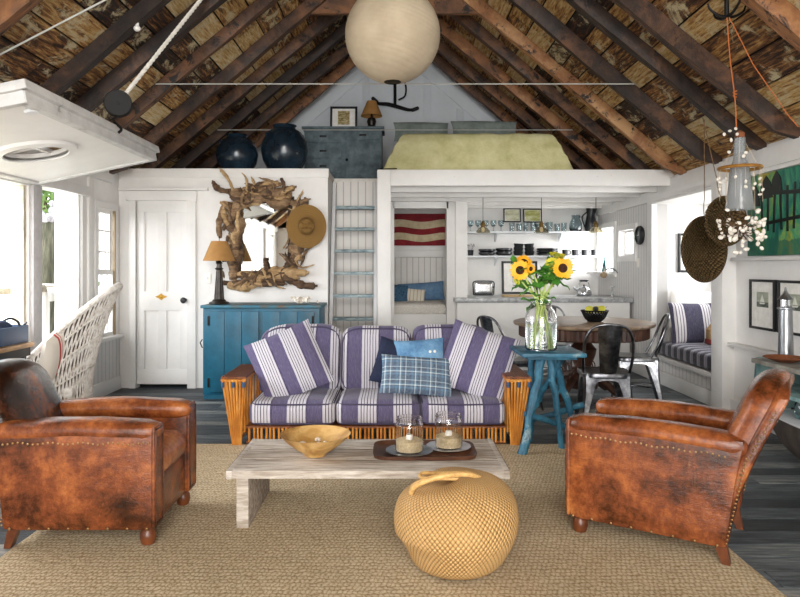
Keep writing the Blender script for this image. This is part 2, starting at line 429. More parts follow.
# window reveals / casings on window 3
def casing(name, ya, yb, za, zb, w=.07):
    m = MB(); x = XL+.014
    m.box((x, ya-w/2, (za+zb)/2), (.03, w, zb-za), bev=.004).box((x, yb+w/2, (za+zb)/2), (.03, w, zb-za), bev=.004)
    m.box((x, (ya+yb)/2, zb+w/2), (.034, yb-ya+2*w, w), bev=.004).box((x+.02, (ya+yb)/2, za-.02), (.075, yb-ya+2*w+.02, .035), bev=.004)
    S(name, m, paint)
casing('trim_%d' % ti, 6.44, 6.84, .58, 1.86); ti += 1
def sash(name, x, ya, yb, za, zb, ny, nz, fr=.035, bar=.014, mat=None, d=.03):
    m = MB(); mat = mat or paint
    m.box((x, ya+fr/2, (za+zb)/2), (d, fr, zb-za)).box((x, yb-fr/2, (za+zb)/2), (d, fr, zb-za))
    m.box((x, (ya+yb)/2, za+fr/2), (d, yb-ya-2*fr, fr)).box((x, (ya+yb)/2, zb-fr/2), (d, yb-ya-2*fr, fr))
    for i in range(1, ny): m.box((x, ya+(yb-ya)*i/ny, (za+zb)/2), (d*.7, bar, zb-za-2*fr))
    for i in range(1, nz): m.box((x+.001, (ya+yb)/2, za+(zb-za)*i/nz), (d*.6, yb-ya-2*fr, bar))
    o = S(name, m, mat)
    g = MB().box((x, (ya+yb)/2, (za+zb)/2), (.004, yb-ya-2*fr, zb-za-2*fr)).build(name+'_pane', gl2, kind='structure')
    return o
gl2 = NT('window_glass'); _g = gl2.n('ShaderNodeBsdfTransparent'); _h = gl2.n('ShaderNodeBsdfGlossy', {'Roughness': .02})
_m = gl2.n('ShaderNodeMixShader', {0: .05})
gl2.t.links.new(_g.outputs[0], _m.inputs[1]); gl2.t.links.new(_h.outputs[0], _m.inputs[2]); gl2.t.links.new(_m.outputs[0], gl2.out.inputs[0]); gl2 = gl2.m
sash('window_1', XL-.035, 6.44, 6.84, 1.22, 1.86, 3, 3); sash('window_2', XL-.008, 6.44, 6.84, .58, 1.24, 3, 2)
trim((XL+.012, 6.835, 1.22), (.03, .02, 1.28), plain('old_varnished_stop', '#8c7a5c', .5))
trim((XL-.07, 5.25, 1.35), (.1, .05, 1.16), mnoise('flaking_jamb', [(.35, '#8f8266'), (.55, '#cfc6b2'), (.8, '#ece7dc')], 8, (1, 1, .3)))
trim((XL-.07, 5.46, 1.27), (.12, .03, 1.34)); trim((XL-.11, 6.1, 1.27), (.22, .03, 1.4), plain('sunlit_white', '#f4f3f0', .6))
trim((XL-.06, 3.08, 1.35), (.12, .05, 1.16)); trim((XL-.08, 4.15, 1.35), (.06, .06, 1.16))
sash('window_3', XR+.07, 8.1, 8.62, 1.42, 1.75, 1, 1, .03)
m = MB(); x = XR-.012
for ya, yb, za, zb in ((8.1, 8.62, 1.42, 1.75), (8.85, 9.5, 1.22, 1.82)):
    m.box((x, ya-.035, (za+zb)/2), (.03, .07, zb-za+.14)).box((x, yb+.035, (za+zb)/2), (.03, .07, zb-za+.14)).box((x, (ya+yb)/2, zb+.035), (.03, yb-ya, .07)).box((x, (ya+yb)/2, za-.035), (.03, yb-ya, .07))
S('trim_%d' % ti, m, paint); ti += 1
trim((XR-.02, 8.4, 2.08), (.05, 2.2, .12)); trim((XR-.1, 9.2, 1.2), (.2, .6, .03))
# door
door = S('door_1', MB().box(((DX0+DX1)/2, YD+.04, DZ/2+.02), (DX1-DX0-.012, .04, DZ-.04)), paint)
mb = MB(); cx = (DX0+DX1)/2; yy = YD+.012
for x0, x1 in ((DX0+.006, DX0+.085), (cx-.045, cx+.045), (DX1-.085, DX1-.006)): mb.box(((x0+x1)/2, yy, DZ/2+.02), (x1-x0, .016, DZ-.04), bev=.003)
for z0, z1 in ((.04, .2), (.82, 1.02), (DZ-.12, DZ)): mb.box((cx, yy-.001, (z0+z1)/2), (DX1-DX0-.014, .016, z1-z0), bev=.003)
mb.build('door_rail', paint, door)
k = MB().lathe([(0, 0), (.02, 0), (.02, .012), (.01, .02), (.011, .04), (.028, .05), (.032, .065), (.022, .08), (0, .084)], M=rotm(R(90)), c=(DX1-.03, YD+.004, .93))
k.build('door_knob', black, door)
mb = MB().prism([(-.066, 0), (-.03, .014), (0, .036), (.03, .014), (.066, 0), (.03, -.014), (0, -.036), (-.03, -.014)], 1, -.004, .004)
mb.sph((0, -.006, 0), (.017, .008, .017)); mb.build('brass_plate', brass, door, loc=(cx-.01, YD-.0, .965))
m = MB()
m.box((DX0-.035, YD-.015, DZ/2), (.07, .03, DZ), bev=.004).box((DX1+.045, YD-.015, DZ/2+.04), (.09, .03, DZ+.08), bev=.004).box((cx, YD-.018, DZ+.05), (DX1-DX0+.2, .036, .1), bev=.004).box((cx+.02, YD-.02, DZ+.12), (DX1-DX0+.4, .05, .03), bev=.004)
S('trim_%d' % ti, m, paint); ti += 1
sw = tag(MB().box((0, 0, 0), (.07, .01, .11), bev=.003).box((0, -.009, 0), (.014, .012, .03), rotm(R(20)), bev=.002).build('light_switch', plain('ivory', '#efece4', .4), loc=(-1.98, YD-.006, 1.16)), 'small ivory light switch on the white wall beside the table lamp', 'light switch')
d2 = S('door_2', MB().box((XL+.02, -1.25, 1.0), (.04, .8, 1.98), bev=.004), paint)
MB().sph((XL+.09, -.93, .98), .03, 12, 8).build('door_knob', black, d2)
for yy_ in (-1.7, -.8): trim((XL+.025, yy_, 1.03), (.06, .09, 2.06))
trim((XL+.03, -1.25, 2.08), (.07, 1.0, .1))
MB().box((XL+.045, -1.25, .5), (.012, .5, .6), bev=.004).box((XL+.045, -1.25, 1.45), (.012, .5, .75), bev=.004).build('door_panel', paint, d2)
# sea-grass rug
def rug_mat():
    n = NT('seagrass_weave'); v = n.coord()
    nz = n.noise(v, 5, 8, .75); n2 = n.noise(n.coord('Object', (9, 40, 9)), 4, 5, .7)
    sp = n.n('ShaderNodeSeparateXYZ', {0: v}).outputs
    wob = n.math('MULTIPLY', n.noise(v, 20, 4), .05)
    yy = n.math('ADD', sp[1], wob)
    row = n.math('FLOOR', n.math('DIVIDE', yy, .03))
    a = n.math('ABSOLUTE', n.math('SINE', n.math('ADD', n.math('MULTIPLY', n.math('ADD', sp[0], wob), 150), n.math('MULTIPLY', row, 1.7))))
    b = n.math('ABSOLUTE', n.math('SINE', n.math('MULTIPLY', yy, pi/.03)))
    h = n.math('MULTIPLY', n.math('POWER', a, .6), n.math('POWER', b, .6))
    n3 = n.noise(n.coord('Object', (28, 75, 20)), 2.2, 5, .8)
    f = n.math('MULTIPLY', n.math('ADD', n.math('MULTIPLY', h, .55), n.math('MULTIPLY', n.math('SUBTRACT', n3, .22), 1.7)), n.math('ADD', n2, .35))
    c = n.ramp(f, [(.12, '#453520'), (.34, '#a08660'), (.56, '#cfb48c'), (.9, '#f3e3c4')])
    c = n.mix(n.ramp(nz, [(.42, '#000000'), (.7, '#707070')]), c, '#8d7c58')
    n.bump(f, 1, .012)
    return n.fin(c, .85, 0, .2)
mb = MB()
def rf(u, v):
    x = -1.74+u*3.26; y = 1.2+v*3.57
    e = min(u, v, 1-u, 1-v)
    ex = noise.noise(V((u*14, v*14, 2)))*.012
    return V((x+(ex if e < .001 else 0), y+(ex if e < .001 else 0), .014 if e > .004 else .002))
mb.grid(rf, 80, 80)
tag(mb.build('woven_rug', rug_mat()), 'large rectangular seagrass rug with a coarse weave on the dark floorboards', 'rug')
# ================================================================ SEATING
def leather(name, dark=.5, seed=0):
    n = NT(name); v = n.coord('Object', (1, 1, 1)); 
    vs = n.n('ShaderNodeVectorMath', {0: v, 1: (seed, seed*2.3, 0)}, operation='ADD').outputs[0]
    f = n.noise(vs, 3.4, 12, .76, .12)
    c = n.ramp(f, [(dark-.20, '#190b07'), (dark-.09, '#42210f'), (dark+.01, '#733c20'), (dark+.11, '#9c5a2e'), (dark+.27, '#cc8d50')])
    f2 = n.noise(n.coord('Object', (2.5, 2.5, 16), (.12, .2, 0)), 3, 9, .8, 1.5)
    c = n.mix(n.ramp(f2, [(.565, '#000000'), (.66, '#a8a8a8')]), c, '#1c0c08')
    f3 = n.noise(n.coord('Object', (26, 20, 3)), 2.2, 6, .8, 1)
    c = n.mix(n.ramp(f3, [(.64, '#000000'), (.71, '#8a8a8a')]), c, '#cf9660')
    sp = n.n('ShaderNodeTexVoronoi', {'Vector': v, 'Scale': 90.}, feature='DISTANCE_TO_EDGE').outputs[0]
    n.bump(n.math('ADD', n.math('MULTIPLY', sp, .5), n.math('MULTIPLY', f2, 1.2)), .3, .006)
    return n.fin(c, n.ramp(f, [(.3, '#5a5a5a'), (.7, '#8c8c8c')]), 0, .5)
leaA = leather('leather_side', .50, 1.3); leaB = leather('leather_arm', .47, 4.1); leaC = leather('leather_dark', .62, 7.7); leaD = leather('leather_orange', .40, 2.2)
footw = mnoise('turned_foot_wood', [(.3, '#3d1c0d'), (.7, '#7a4220')], 12, rough=.35, bst=.05)
nailm = plain('brass_nail', '#8f6f48', .35, 1)
def armchair(label, loc, rz, near, backm):
    t = T('leather_armchair', label, 'armchair', loc, rz, 'leather club armchairs')
    Y0 = .305
    # base box between the sides, seat apron
    MB().rbox((.0, 0, .2), (.66, .46, .22), .02, 6).build('seat_base', leaA, t)
    # seat cushion
    MB().rbox((.085, 0, .36), (.50, .445, .14), .05, 9, (0.02, 0, .03)).build('seat_cushion', leaD, t)
    for sg in (-1, 1):
        nm = 'arm'
        # side panel: front edge upright, rear edge leaning back, flat outer face
        mb = MB()
        def sf(p, sg=sg):
            x, y, z = p
            lean = max(0, -x/.34)*(-.075)*((z+.24)/.48)
            return (x+lean+.012*math.sin((z+.24)*6)*(1 if x < 0 else 0), y, z)
        mb.rbox((0, sg*(Y0-.055), .325), (.68, .11, .47), .022, 8, (0, .008, 0), sf)
        arm = mb.build(nm, leaA, t)
        # padded roll on top
        mb = MB()
        def af(p):
            x, y, z = p
            return (x, y, z+.006*cos(x*6)-.01*max(0, -x)+noise.noise(V((x*7, y*5, sg*3)))*.007)
        mb.rbox((-.03, sg*(Y0-.068), .532), (.76, .142, .085), .04, 9, (.008, .004, .008), af)
        mb.build('arm_pad', leaB, arm)
        # nailheads along the seams
        mb = MB(); yo = sg*(Y0+.006)
        for i in range(30): mb.sph((-.33+i*.0225, yo, .487-.004*cos(i)), (.0055, .004, .0055), 6, 4)
        for i in range(36): mb.sph((.343, sg*(Y0-.008), .11+i*.0108), (.004, .0045, .0045), 6, 4)
        for i in range(8): mb.sph((-.3+i*.088, yo, .105), (.007, .005, .007), 6, 4)
        for i in range(22): mb.sph((-.335-.075*(i/21), yo, .12+i*.0175), (.0055, .004, .0055), 6, 4)
        o = mb.build('nailhead_trim', nailm, arm); o['kind'] = 'stuff'
        # front facing strip
        MB().rbox((.342, sg*(Y0-.055), .33), (.02, .112, .46), .009, 5).build('front_facing', leaA, arm)
        MB().tube([(.352, sg*(Y0-.055)+.05*cos(a), .33+.0+(.215*(1 if sin(a) > 0 else -1) if abs(sin(a)) > .5 else .43*sin(a)*1.0)) for a in [k*2*pi/24 for k in range(24)]], .004, 6, closed=True).build('piping', leaC, arm)
    # backrest: humped top, leaning, slightly wrapped
    mb = MB()
    def bf(p):
        x, y, z = p; u = y/.27; v = max(0, (z+.28)/.56)
        top = max(0, v-.35)/.65
        z2 = z-top*(.065*min(1, abs(u))**3)
        x2 = x-.27*max(0, (p[2]+.46)/.74)**1.2+.03
        return (x2+noise.noise(V((y*5, z*5, 1)))*.012, y*(1-.10*top*abs(u)), z2)
    mb.rbox((-.262, 0, .53), (.145, .56, .56), .055, 11, (.012, 0, .01), bf)
    bk = mb.build('backrest', backm, t)
    # outer back skin
    mb = MB()
    def bo(p):
        x, y, z = p; u = y/.3; v = max(0, (z+.365)/.73); top = max(0, v-.45)/.55
        return (x-.27*max(0, (p[2]+.355)/.74)**1.2+.03, y*(1-.06*top*abs(u)), z-top*.065*min(1, abs(u))**3)
    mb.rbox((-.318, 0, .45), (.06, .585, .70), .02, 9, (.006, 0, 0), bo)
    mb.build('back_panel', leaA, t)
    mb = MB()
    for sg in (-1, 1):
        for i in range(26):
            v = i/25; z = -.33+.66*v*.93; x, y, zz = bo((0, .292, z))
            mb.sph((-.318+x-.0, sg*(y+.004), .45+zz), (.005, .004, .005), 6, 4)
    o = mb.build('nailhead_trim', nailm, bk); o['kind'] = 'stuff'
    for sg in (-1, 1):
        mb = MB().lathe([(.018, 0), (.03, .008), (.037, .035), (.034, .06), (.022, .078), (.03, .085), (.03, .1), (0, .1)], seg=18)
        mb.build('leg', footw, t, loc=(.30, sg*.25, .012))
        mb = MB().prism([(-.02, .1), (.03, .1), (-.01, 0), (-.04, 0)], 1, -.02, .02)
        mb.build('leg', footw, t, loc=(-.31, sg*.25, .0 if True else 0))
    return t
armchair('worn brown leather club armchair with dark humped back by the left window', (-1.43, 3.27, .0), 0, 1, leaC)
armchair('tan leather club armchair turned away, beside the blue branch table at right', (1.275, 3.208, .0), R(147), -1, leaB)

# ---- sofa
P0 = [(0, '#575070'), (.42, '#c9c6cf'), (.50, '#1b1922'), (.52, '#cbc8d1'), (.58, '#1b1922'), (.60, '#c9c6cf'), (.665, '#1b1922'), (.69, '#cbc8d1'), (.755, '#1b1922'), (.777, '#c9c6cf'), (.845, '#1b1922'), (.867, '#cbc8d1'), (.94, '#453d5c')]
sofa_m = stripes('purple_stripe_cotton', .252, P0, 0, .13, slub='#aaa6b4', samt=.3)
pill_m = stripes('purple_stripe_pillow', .21, P0, 0, .06, slub='#a9a3bd', samt=.3)
pipe_m = plain('cushion_piping', '#413a54', .7)
rattan = mnoise('rattan_cane', [(.25, '#8a4c18'), (.5, '#c67f30'), (.75, '#e3ac5c')], 14, (1, 1, .4), rough=.35, bst=.15)
rattand = mnoise('rattan_dark_wrap', [(.3, '#4f2810'), (.7, '#8a4c1d')], 20, rough=.45)
wrapb = plain('blue_cord', '#2c4b6e', .6)
sofa = T('rattan_sofa', 'rattan sofa with purple and white striped cushions behind the coffee table', 'sofa', (-.135, 4.70, 0))
SX = .925
# frame: front rail and vertical canes, back, legs
mb = MB()
for z in (.03, .135): mb.cyl((-SX, .02, z), (SX, .02, z), .013)
mb.cyl((-SX, .62, .13), (SX, .62, .13), .015); mb.box((0, .33, .135), (1.86, .62, .02))
mb.build('seat_frame', rattand, sofa)
mb = MB()
i = 0; x = -SX+.02
while x < SX:
    mb.cyl((x, .012, .03), (x, .012, .135), .0085, seg=6); x += .026 if i % 3 else .036; i += 1
o = mb.build('cane_skirt', rattan, sofa); o['kind'] = 'stuff'
mb = MB()
for x in [k*.09-.9 for k in range(21)]: mb.cyl((x, .62, .1), (x, .775, .68), .009, seg=6)
for z, y in ((.1, .62), (.68, .775), (.45, .713)): mb.cyl((-.93, y, z), (.93, y, z), .014)
mb.build('back_frame', rattan, sofa)
for sg in (-1, 1):
    mb = MB()
    xi, xo = SX+.015, SX+.145
    # fan of canes on the front: narrow foot, wide top
    for k in range(7):
        t = k/6; xt = sg*(xi+.0+t*.15); xb = sg*(xi+.025+t*.05)
        mb.cyl((xb, 0, .0), (xt, -.01, .475), .0085, seg=7)
    # outer side canes, front to back
    for k in range(13):
        y = .02+k*.047; mb.cyl((sg*(xi+.06), y, .02), (sg*(xi+.145), y, .47), .0075, seg=6)
        if k % 2 == 0: mb.cyl((sg*(xi), y, .1), (sg*xi, y, .47), .0075, seg=6)
    for q in (0, .6):
        for a, b in ((xi, xi+.15),): mb.cyl((sg*a, q, .47), (sg*b, q, .47), .012)
    mb.cyl((sg*(xi+.15), -.01, .475), (sg*(xi+.15), .6, .475), .014); mb.cyl((sg*xi, -.01, .475), (sg*xi, .6, .475), .014)
    mb.cyl((sg*(xi+.05), 0, .04), (sg*(xi+.05), .6, .04), .014)
    a = mb.build('armrest', rattan, sofa, ang=50)
    mb = MB()
    for k in range(9): mb.cyl((sg*(xi-.004+k*.0195), -.012, .492), (sg*(xi-.004+k*.0195), .6, .492), .0105, seg=8)
    mb.build('arm_top', rattand, a)
    for k in (0, 3, 6): MB().cyl((sg*(xi+k/6*.148), -.012, .425), (sg*(xi+k/6*.15), -.013, .462), .0125, seg=8).build('cord_wrap', wrapb, a)
for k, (x, w) in enumerate(((-.60, .615), (.015, .605), (.622, .60))):
    def sfn(p):
        return (p[0], p[1], p[2]+noise.noise(V((p[0]*4+x*3, p[1]*4, 0)))*.01)
    # object coordinates continue across cushions: mesh is built in sofa space
    m = MB().rbox((x, .31, .235), (w, .64, .165), .045, 10, (.006, .012, .022), sfn)
    c = m.build('seat_cushion', sofa_m, sofa)
    m = MB(); h = w/2-.012
    for z in (.302, .165):
        pts = []
        for a, b in ((-1, -1), (1, -1), (1, 1), (-1, 1)): pts.append((x+a*h, .31+b*.312, z))
        pp = []
        for i in range(4):
            p, q = V(pts[i]), V(pts[(i+1) % 4])
            for t in (.06, .5, .94): pp.append(p.lerp(q, t)+V((0, -.012 if i == 0 and t == .5 else 0, 0)))
        m.tube(pp, .006, 6, closed=True)
    m.build('piping', pipe_m, c)
for k, (x, w, h) in enumerate(((-.625, .66, .52), (-.015, .565, .50), (.60, .65, .52))):
    def bfn(p, w=w, x=x, h=h, k=k):
        X, Y, Z = p; u = X/(w/2); v = max(0, (Z+h/2)/h)
        e = 1 if (k == 0 and u < 0) or (k == 2 and u > 0) else .35
        Z2 = Z-.10*e*max(0, abs(u)-.35)**2.2*max(0, v-.2)*2.2
        return (X-(0 if k == 1 else (-.0)), Y+.145*v-.0, Z2+noise.noise(V((X*5, k, Z*5)))*.01)
    m = MB().rbox((x, .545, .545), (w, .15, h), .065, 11, (.0, .035, .01), bfn)
    c = m.build('back_cushion', sofa_m, sofa)
    m = MB(); pp = []
    for i in range(40):
        a = 2*pi*i/40; ca, sa = cos(a), sin(a)
        X = math.copysign(abs(ca)**.35, ca)*(w/2-.01); Z = math.copysign(abs(sa)**.35, sa)*(h/2-.01)
        q = bfn((X, -.062, Z)); pp.append((x+q[0], .545+q[1], .545+q[2]))
    m.tube(pp, .0065, 6, closed=True); m.build('piping', pipe_m, c)
# ---- sofa pillows
navy = mnoise('navy_cloth', [(.3, '#10162c'), (.7, '#1f2947')], 30, rough=.9, bst=.1)
den = mnoise('chambray', [(.3, '#3f6a92'), (.55, '#6894b8'), (.8, '#8fb2cc')], 9, (1, 1, 1), rough=.85, bst=.5, bd=.02)
def plaid():
    n = NT('blue_plaid'); sp = n.n('ShaderNodeSeparateXYZ', {0: n.coord()}).outputs
    def fr(ax, per): return n.math('FRACT', n.math('DIVIDE', n.math('ADD', sp[ax], 50.02), per))
    A = [(0, '#1b3a5c'), (.22, '#3d6c8e'), (.36, '#1b3a5c'), (.46, '#cfdcdf'), (.53, '#3d6c8e'), (.62, '#16304e'), (.82, '#b7c9cf'), (.88, '#1b3a5c')]
    c = n.mix(.5, n.ramp(fr(0, .112), A, 'CONSTANT'), n.ramp(fr(2, .098), A, 'CONSTANT'))
    f = n.noise(n.coord(), 60, 3); c = n.mix(n.math('MULTIPLY', f, .25), c, '#dfe6e6'); n.bump(f, .3, .004)
    return n.fin(c, .9, 0, .2)
def pil(name, label, cat, w, h, t, mat, loc, rot, group=None, fn=None, ear=.05):
    o = MB().pillow(w, h, t, 18, ear, fn).build(name, mat, loc=loc, rot=rot); return tag(o, label, cat, group)
G = 'scatter cushions on the sofa'
pil('throw_pillow', 'purple striped square pillow leaning on the left arm of the sofa', 'pillow', .53, .53, .15, pill_m, (-.80, 4.98, .555), (R(-24), R(-22), R(14)), G)
pil('throw_pillow', 'purple striped square pillow leaning on the right arm of the sofa', 'pillow', .53, .53, .15, pill_m, (.62, 4.97, .57), (R(-24), R(17), R(-14)), G)
pil('throw_pillow', 'dark navy pillow peeking out behind the plaid one', 'pillow', .36, .36, .11, navy, (.02, 5.05, .535), (R(-20), R(16), 0), G)
d = pil('throw_pillow', 'faded blue chambray pillow between the plaid and striped pillows', 'pillow', .38, .32, .11, den, (.19, 5.02, .575), (R(-20), R(-4), 0), G)
MB().sph((.08, -.055, .045), (.011, .004, .011), 10, 6).build('button', plain('shell_button', '#e6e2d8', .3), d)
MB().sph((.115, -.052, .045), (.011, .004, .011), 10, 6).build('button', plain('shell_button2', '#e6e2d8', .3), d)
pil('throw_pillow', 'blue and white plaid oblong pillow in front on the sofa seat', 'pillow', .54, .30, .13, plaid(), (.16, 4.90, .475), (R(-26), R(4), R(2)), G)

# ---- metal dining chairs
def metal_chair(label, loc, rz):
    t = T('metal_chair', label, 'chair', loc, rz, 'steel cafe chairs round the dining table')
    # local: front +y, back -y
    m = MB()
    def se(u, v):
        a = 2*pi*u; ca, sa = cos(a), sin(a); e = .42
        prof = [(.0, .45), (.6, .448), (.9, .453), (1.0, .452), (1.03, .44), (1.03, .415), (.98, .41)]
        r, z = prof[int(round(v*6))]
        X = math.copysign(abs(ca)**e, ca)*.185*r; Y = math.copysign(abs(sa)**e, sa)*.18*r
        return V((X*(1+.08*Y/.18), Y, z))
    m.grid(se, 36, 6, cu=True); m.build('seat', steel, t, ang=50)
    hoop = catmull([(-.175, -.10, .45), (-.185, -.17, .58), (-.175, -.225, .72), (-.12, -.262, .815), (0, -.275, .84), (.12, -.262, .815), (.175, -.225, .72), (.185, -.17, .58), (.175, -.10, .45)], 6)
    MB().tube(hoop, .011, 10).build('back_frame', steel, t)
    m = MB()
    def sp(s):
        def g(u, v):
            w = .062+.03*v; x = (2*u-1)
            return V((x*w, -.165-.108*v**.9-.014*(1-x*x)+s*.002-(.006 if abs(x) < .6 and .1 < v < .9 else 0), .445+.39*v))
        return g
    m.grid(sp(-1), 10, 10); m.grid(sp(1), 10, 10, flip=True); m.build('backrest', steel, t)
    for sx in (-1, 1):
        for sy in (-1, 1):
            m = MB(); n = 6; g = []
            for k in range(n+1):
                v = k/n; z = .43*(1-v)
                cx_ = sx*(.165+.045*v**1.4); cy_ = sy*(.16+.06*v**1.4); w = .055*(1-v)+.02+.02*(1-v)**3
                # angled channel: two leaves meeting at the outer corner
                g.append([m.b.verts.new(q) for q in ((cx_-sx*w, cy_, z), (cx_-sx*.008, cy_+sy*.004, z), (cx_+sx*.004, cy_-sy*.008, z), (cx_, cy_-sy*w, z), (cx_-sx*.006, cy_-sy*w, z), (cx_-sx*.012, cy_-sy*.012, z), (cx_-sx*w, cy_-sy*.006, z))])
            for k in range(n):
                for j in range(7):
                    m.b.faces.new([g[k][j], g[k][(j+1) % 7], g[k+1][(j+1) % 7], g[k+1][j]])
            m.b.faces.new(g[0]); m.b.faces.new(g[n][::-1])
            m.build('leg', steel, t, ang=30)
    # arched skirt under the seat on four sides
    m = MB()
    for s, ax in ((-1, 0), (1, 0), (-1, 1), (1, 1)):
        for th in (0, .004):
            def g(u, v, s=s, ax=ax, th=th):
                x = 2*u-1; zt = .43; zb = .395-.15*abs(x)**3.2; z = zt+(zb-zt)*v
                o = (.166-th)+.012*(zt-z)/.1
                return V((x*.165, s*o, z)) if ax else V((s*o, x*.165, z))
            m.grid(g, 14, 3)
    m.build('seat_skirt', steel, t)
    MB().cyl((-.17, -.17, .17), (.17, .17, .17), .006, seg=6).cyl((.17, -.17, .17), (-.17, .17, .17), .006, seg=6).build('stretcher', steel, t)
    return t
metal_chair('worn steel chair seen from behind at the near side of the round table', (1.68, 5.30, 0), R(-8))
metal_chair('steel chair behind the right pillow, at the left of the round table', (1.04, 5.98, 0), R(-62))
metal_chair('steel chair on the far side of the round table, only its hoop showing', (1.72, 7.22, 0), R(176))
metal_chair('steel chair at the right of the round table, beside the window seat', (2.27, 6.2, 0), R(76))
# ---- white wicker armchair by the window
wick = mnoise('whitewashed_wicker', [(.3, '#b3a596'), (.5, '#dedad4'), (.8, '#f3f1ee')], 30, rough=.7, bst=.2)
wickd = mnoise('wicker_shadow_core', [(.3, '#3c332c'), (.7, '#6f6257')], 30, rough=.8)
wc = T('wicker_chair', 'white woven wicker chair with a tall curved back beside the left windows', 'chair', (-2.57, 5.03, 0), R(10))
def wf(a, t, r=0):
    # a: angle round the shell (0 = back centre, +x), t: 0 bottom .. 1 rim
    c = max(0, cos(a*.62)); H = .46+.61*c**1.9
    z = .10+(H-.10+.06)*t
    rad = .24+.04*t+r
    lean = .30*max(0, z-.38)**1.7*c
    return V((-.02+rad*cos(a)*1.0+lean, rad*sin(a)*1.1, z))
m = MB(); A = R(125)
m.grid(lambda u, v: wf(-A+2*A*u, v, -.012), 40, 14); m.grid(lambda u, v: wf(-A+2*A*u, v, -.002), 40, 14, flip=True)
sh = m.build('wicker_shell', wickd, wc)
m = MB()
for k in range(48):
    for dr in (-1, 1):
        pts = []
        for i in range(13):
            v = i/12; a = -A+2*A*(k/48)+dr*v*.34
            if abs(a) > A: break
            pts.append(wf(a, v, .006+.006*sin(i*pi+k)*dr))
        if len(pts) > 2: m.tube(pts, .0058, 5)
    pts = []
for v in (.2, .42, .64, .84): m.tube([wf(-A+2*A*i/40, v, .012+.005*(-1)**i) for i in range(41)], .007, 5)
o = m.build('woven_strands', wick, sh); o['kind'] = 'stuff'
m = MB(); m.tube([wf(-A+2*A*i/60, 1.0, .0)+V((0, 0, .005)) for i in range(61)], .024, 8)
for i in range(150):
    a = -A+2*A*i/150; p = wf(a, 1, 0)+V((0, 0, .005)); q = wf(a+.05, 1, 0)
    m.sph(p+V((0, 0, .008)), (.016, .016, .022), 6, 4)
m.build('braided_rim', wick, wc)
MB().rbox((-.03, 0, .36), (.42, .48, .1), .04, 7, (0, 0, .02)).build('seat', wick, wc)
for sx in (-1, 1):
    for sy in (-1, 1): MB().cyl((sx*.2-.05, sy*.2, 0), (sx*.2-.05, sy*.2, .34), .02).build('leg', wick, wc)
redm = stripes('red_stripe_linen', .5, [(0, '#e9e2d6'), (.36, '#c23b35'), (.41, '#e9e2d6'), (.44, '#c23b35'), (.455, '#e9e2d6')], 0, .27, samt=.1)
pil('chair_pillow', 'cream pillow with red stripes resting in the white wicker chair', 'pillow', .42, .42, .14, redm, (-2.48, 4.81, .64), (R(14), R(-18), R(95)), None)
# ================================================================ TABLES, CABINET AND WHAT STANDS ON THEM
oldw = wood_isl('whitewashed_plank', [(.25, '#766a5d'), (.42, '#a69a8d'), (.58, '#cdc5bb'), (.8, '#e8e4de')], (2, 16, 16), .75, ('#5b4d40', 4, (4, 14, 6), .63), .6, .2)
ct = T('coffee_table', 'low whitewashed plank coffee table on the rug before the sofa', 'table', (-.13, 3.47, 0))
m = MB()
for k in range(3): m.box((0, -.2+k*.2, .28), (1.365, .192, .04), bev=.006)
for sx in (-1, 1): m.box((sx*.668, 0, .28), (.03, .6, .042), bev=.004)
m.build('tabletop', oldw, ct)
for sx in (-1, 1): MB().box((sx*.61, 0, .13), (.06, .54, .26), bev=.006).build('leg', oldw, ct)
MB().box((0, 0, .235), (1.16, .05, .05)).build('stretcher', oldw, ct)
for sx in (-1, 1): MB().box((sx*.684, 0, .283), (.004, .5, .03)).build('metal_strip', plain('dark_strip', '#4a4b50', .45, .8), ct)
# wooden bowl with shells
bowlm = mnoise('spalted_bowl_wood', [(.3, '#7d5427'), (.45, '#b58a4c'), (.6, '#d2ad70'), (.8, '#a87c40')], 6, rough=.5, bst=.1, dist=1)
bl = tag(MB().lathe([(0, .0), (.055, 0), (.06, .012), (.1, .035), (.15, .075), (.178, .108), (.185, .112), (.176, .108), (.14, .07), (.09, .032), (.04, .018), (0, .016)], seg=48).build('wooden_bowl', bowlm, loc=(-.415, 3.44, .301)), 'shallow turned wooden bowl holding shells on the coffee table', 'bowl')
shm = mnoise('seashell', [(.3, '#b9a791'), (.5, '#e9e2d6'), (.8, '#fbf8f2')], 30, rough=.4)
def shell(loc, r, rot, lab, grp, cat='shell'):
    m = MB(); pts = []; rad = []
    for i in range(26):
        t = i/25; a = t*3.4*2*pi/1.6; R_ = r*.55*(1-t)**1.2
        pts.append((R_*cos(a), R_*sin(a), r*1.5*t)); rad.append(max(.0008, r*.48*(1-t)**1.1))
    m.tube(pts, rad, 8); o = m.build('seashell', shm, loc=loc, rot=rot); tag(o, lab, cat, grp); return o
labs = ['round white shell lying at the left in the wooden bowl', 'pale spiral shell in the middle of the wooden bowl', 'small grey-white shell beside the dark stone in the wooden bowl', 'long cream shell lying at the right in the wooden bowl', 'little shell at the back of the wooden bowl']
o = tag(MB().sph((0, 0, 0), (.022, .018, .014), 14, 9).build('seashell', shm, loc=(-.475, 3.41, .365), rot=(0, R(15), .4)), labs[0], 'shell', 'shells in the wooden bowl')
for l, (x, y, z, r, ro) in zip(labs[1:], [(-.425, 3.41, .352, .022, (1.4, 0, .6)), (-.40, 3.44, .352, .018, (1.3, .3, 2)), (-.36, 3.42, .36, .022, (1.5, .2, -1.2)), (-.41, 3.50, .36, .018, (1.2, 0, 2.6))]): shell((x, y, z), r, ro, l, 'shells in the wooden bowl')
tag(MB().sph((0, 0, 0), (.014, .012, .010), 10, 7).build('pebble', plain('dark_pebble', '#35302e', .5), loc=(-.44, 3.385, .36)), 'dark pebble among the shells in the wooden bowl', 'stone')
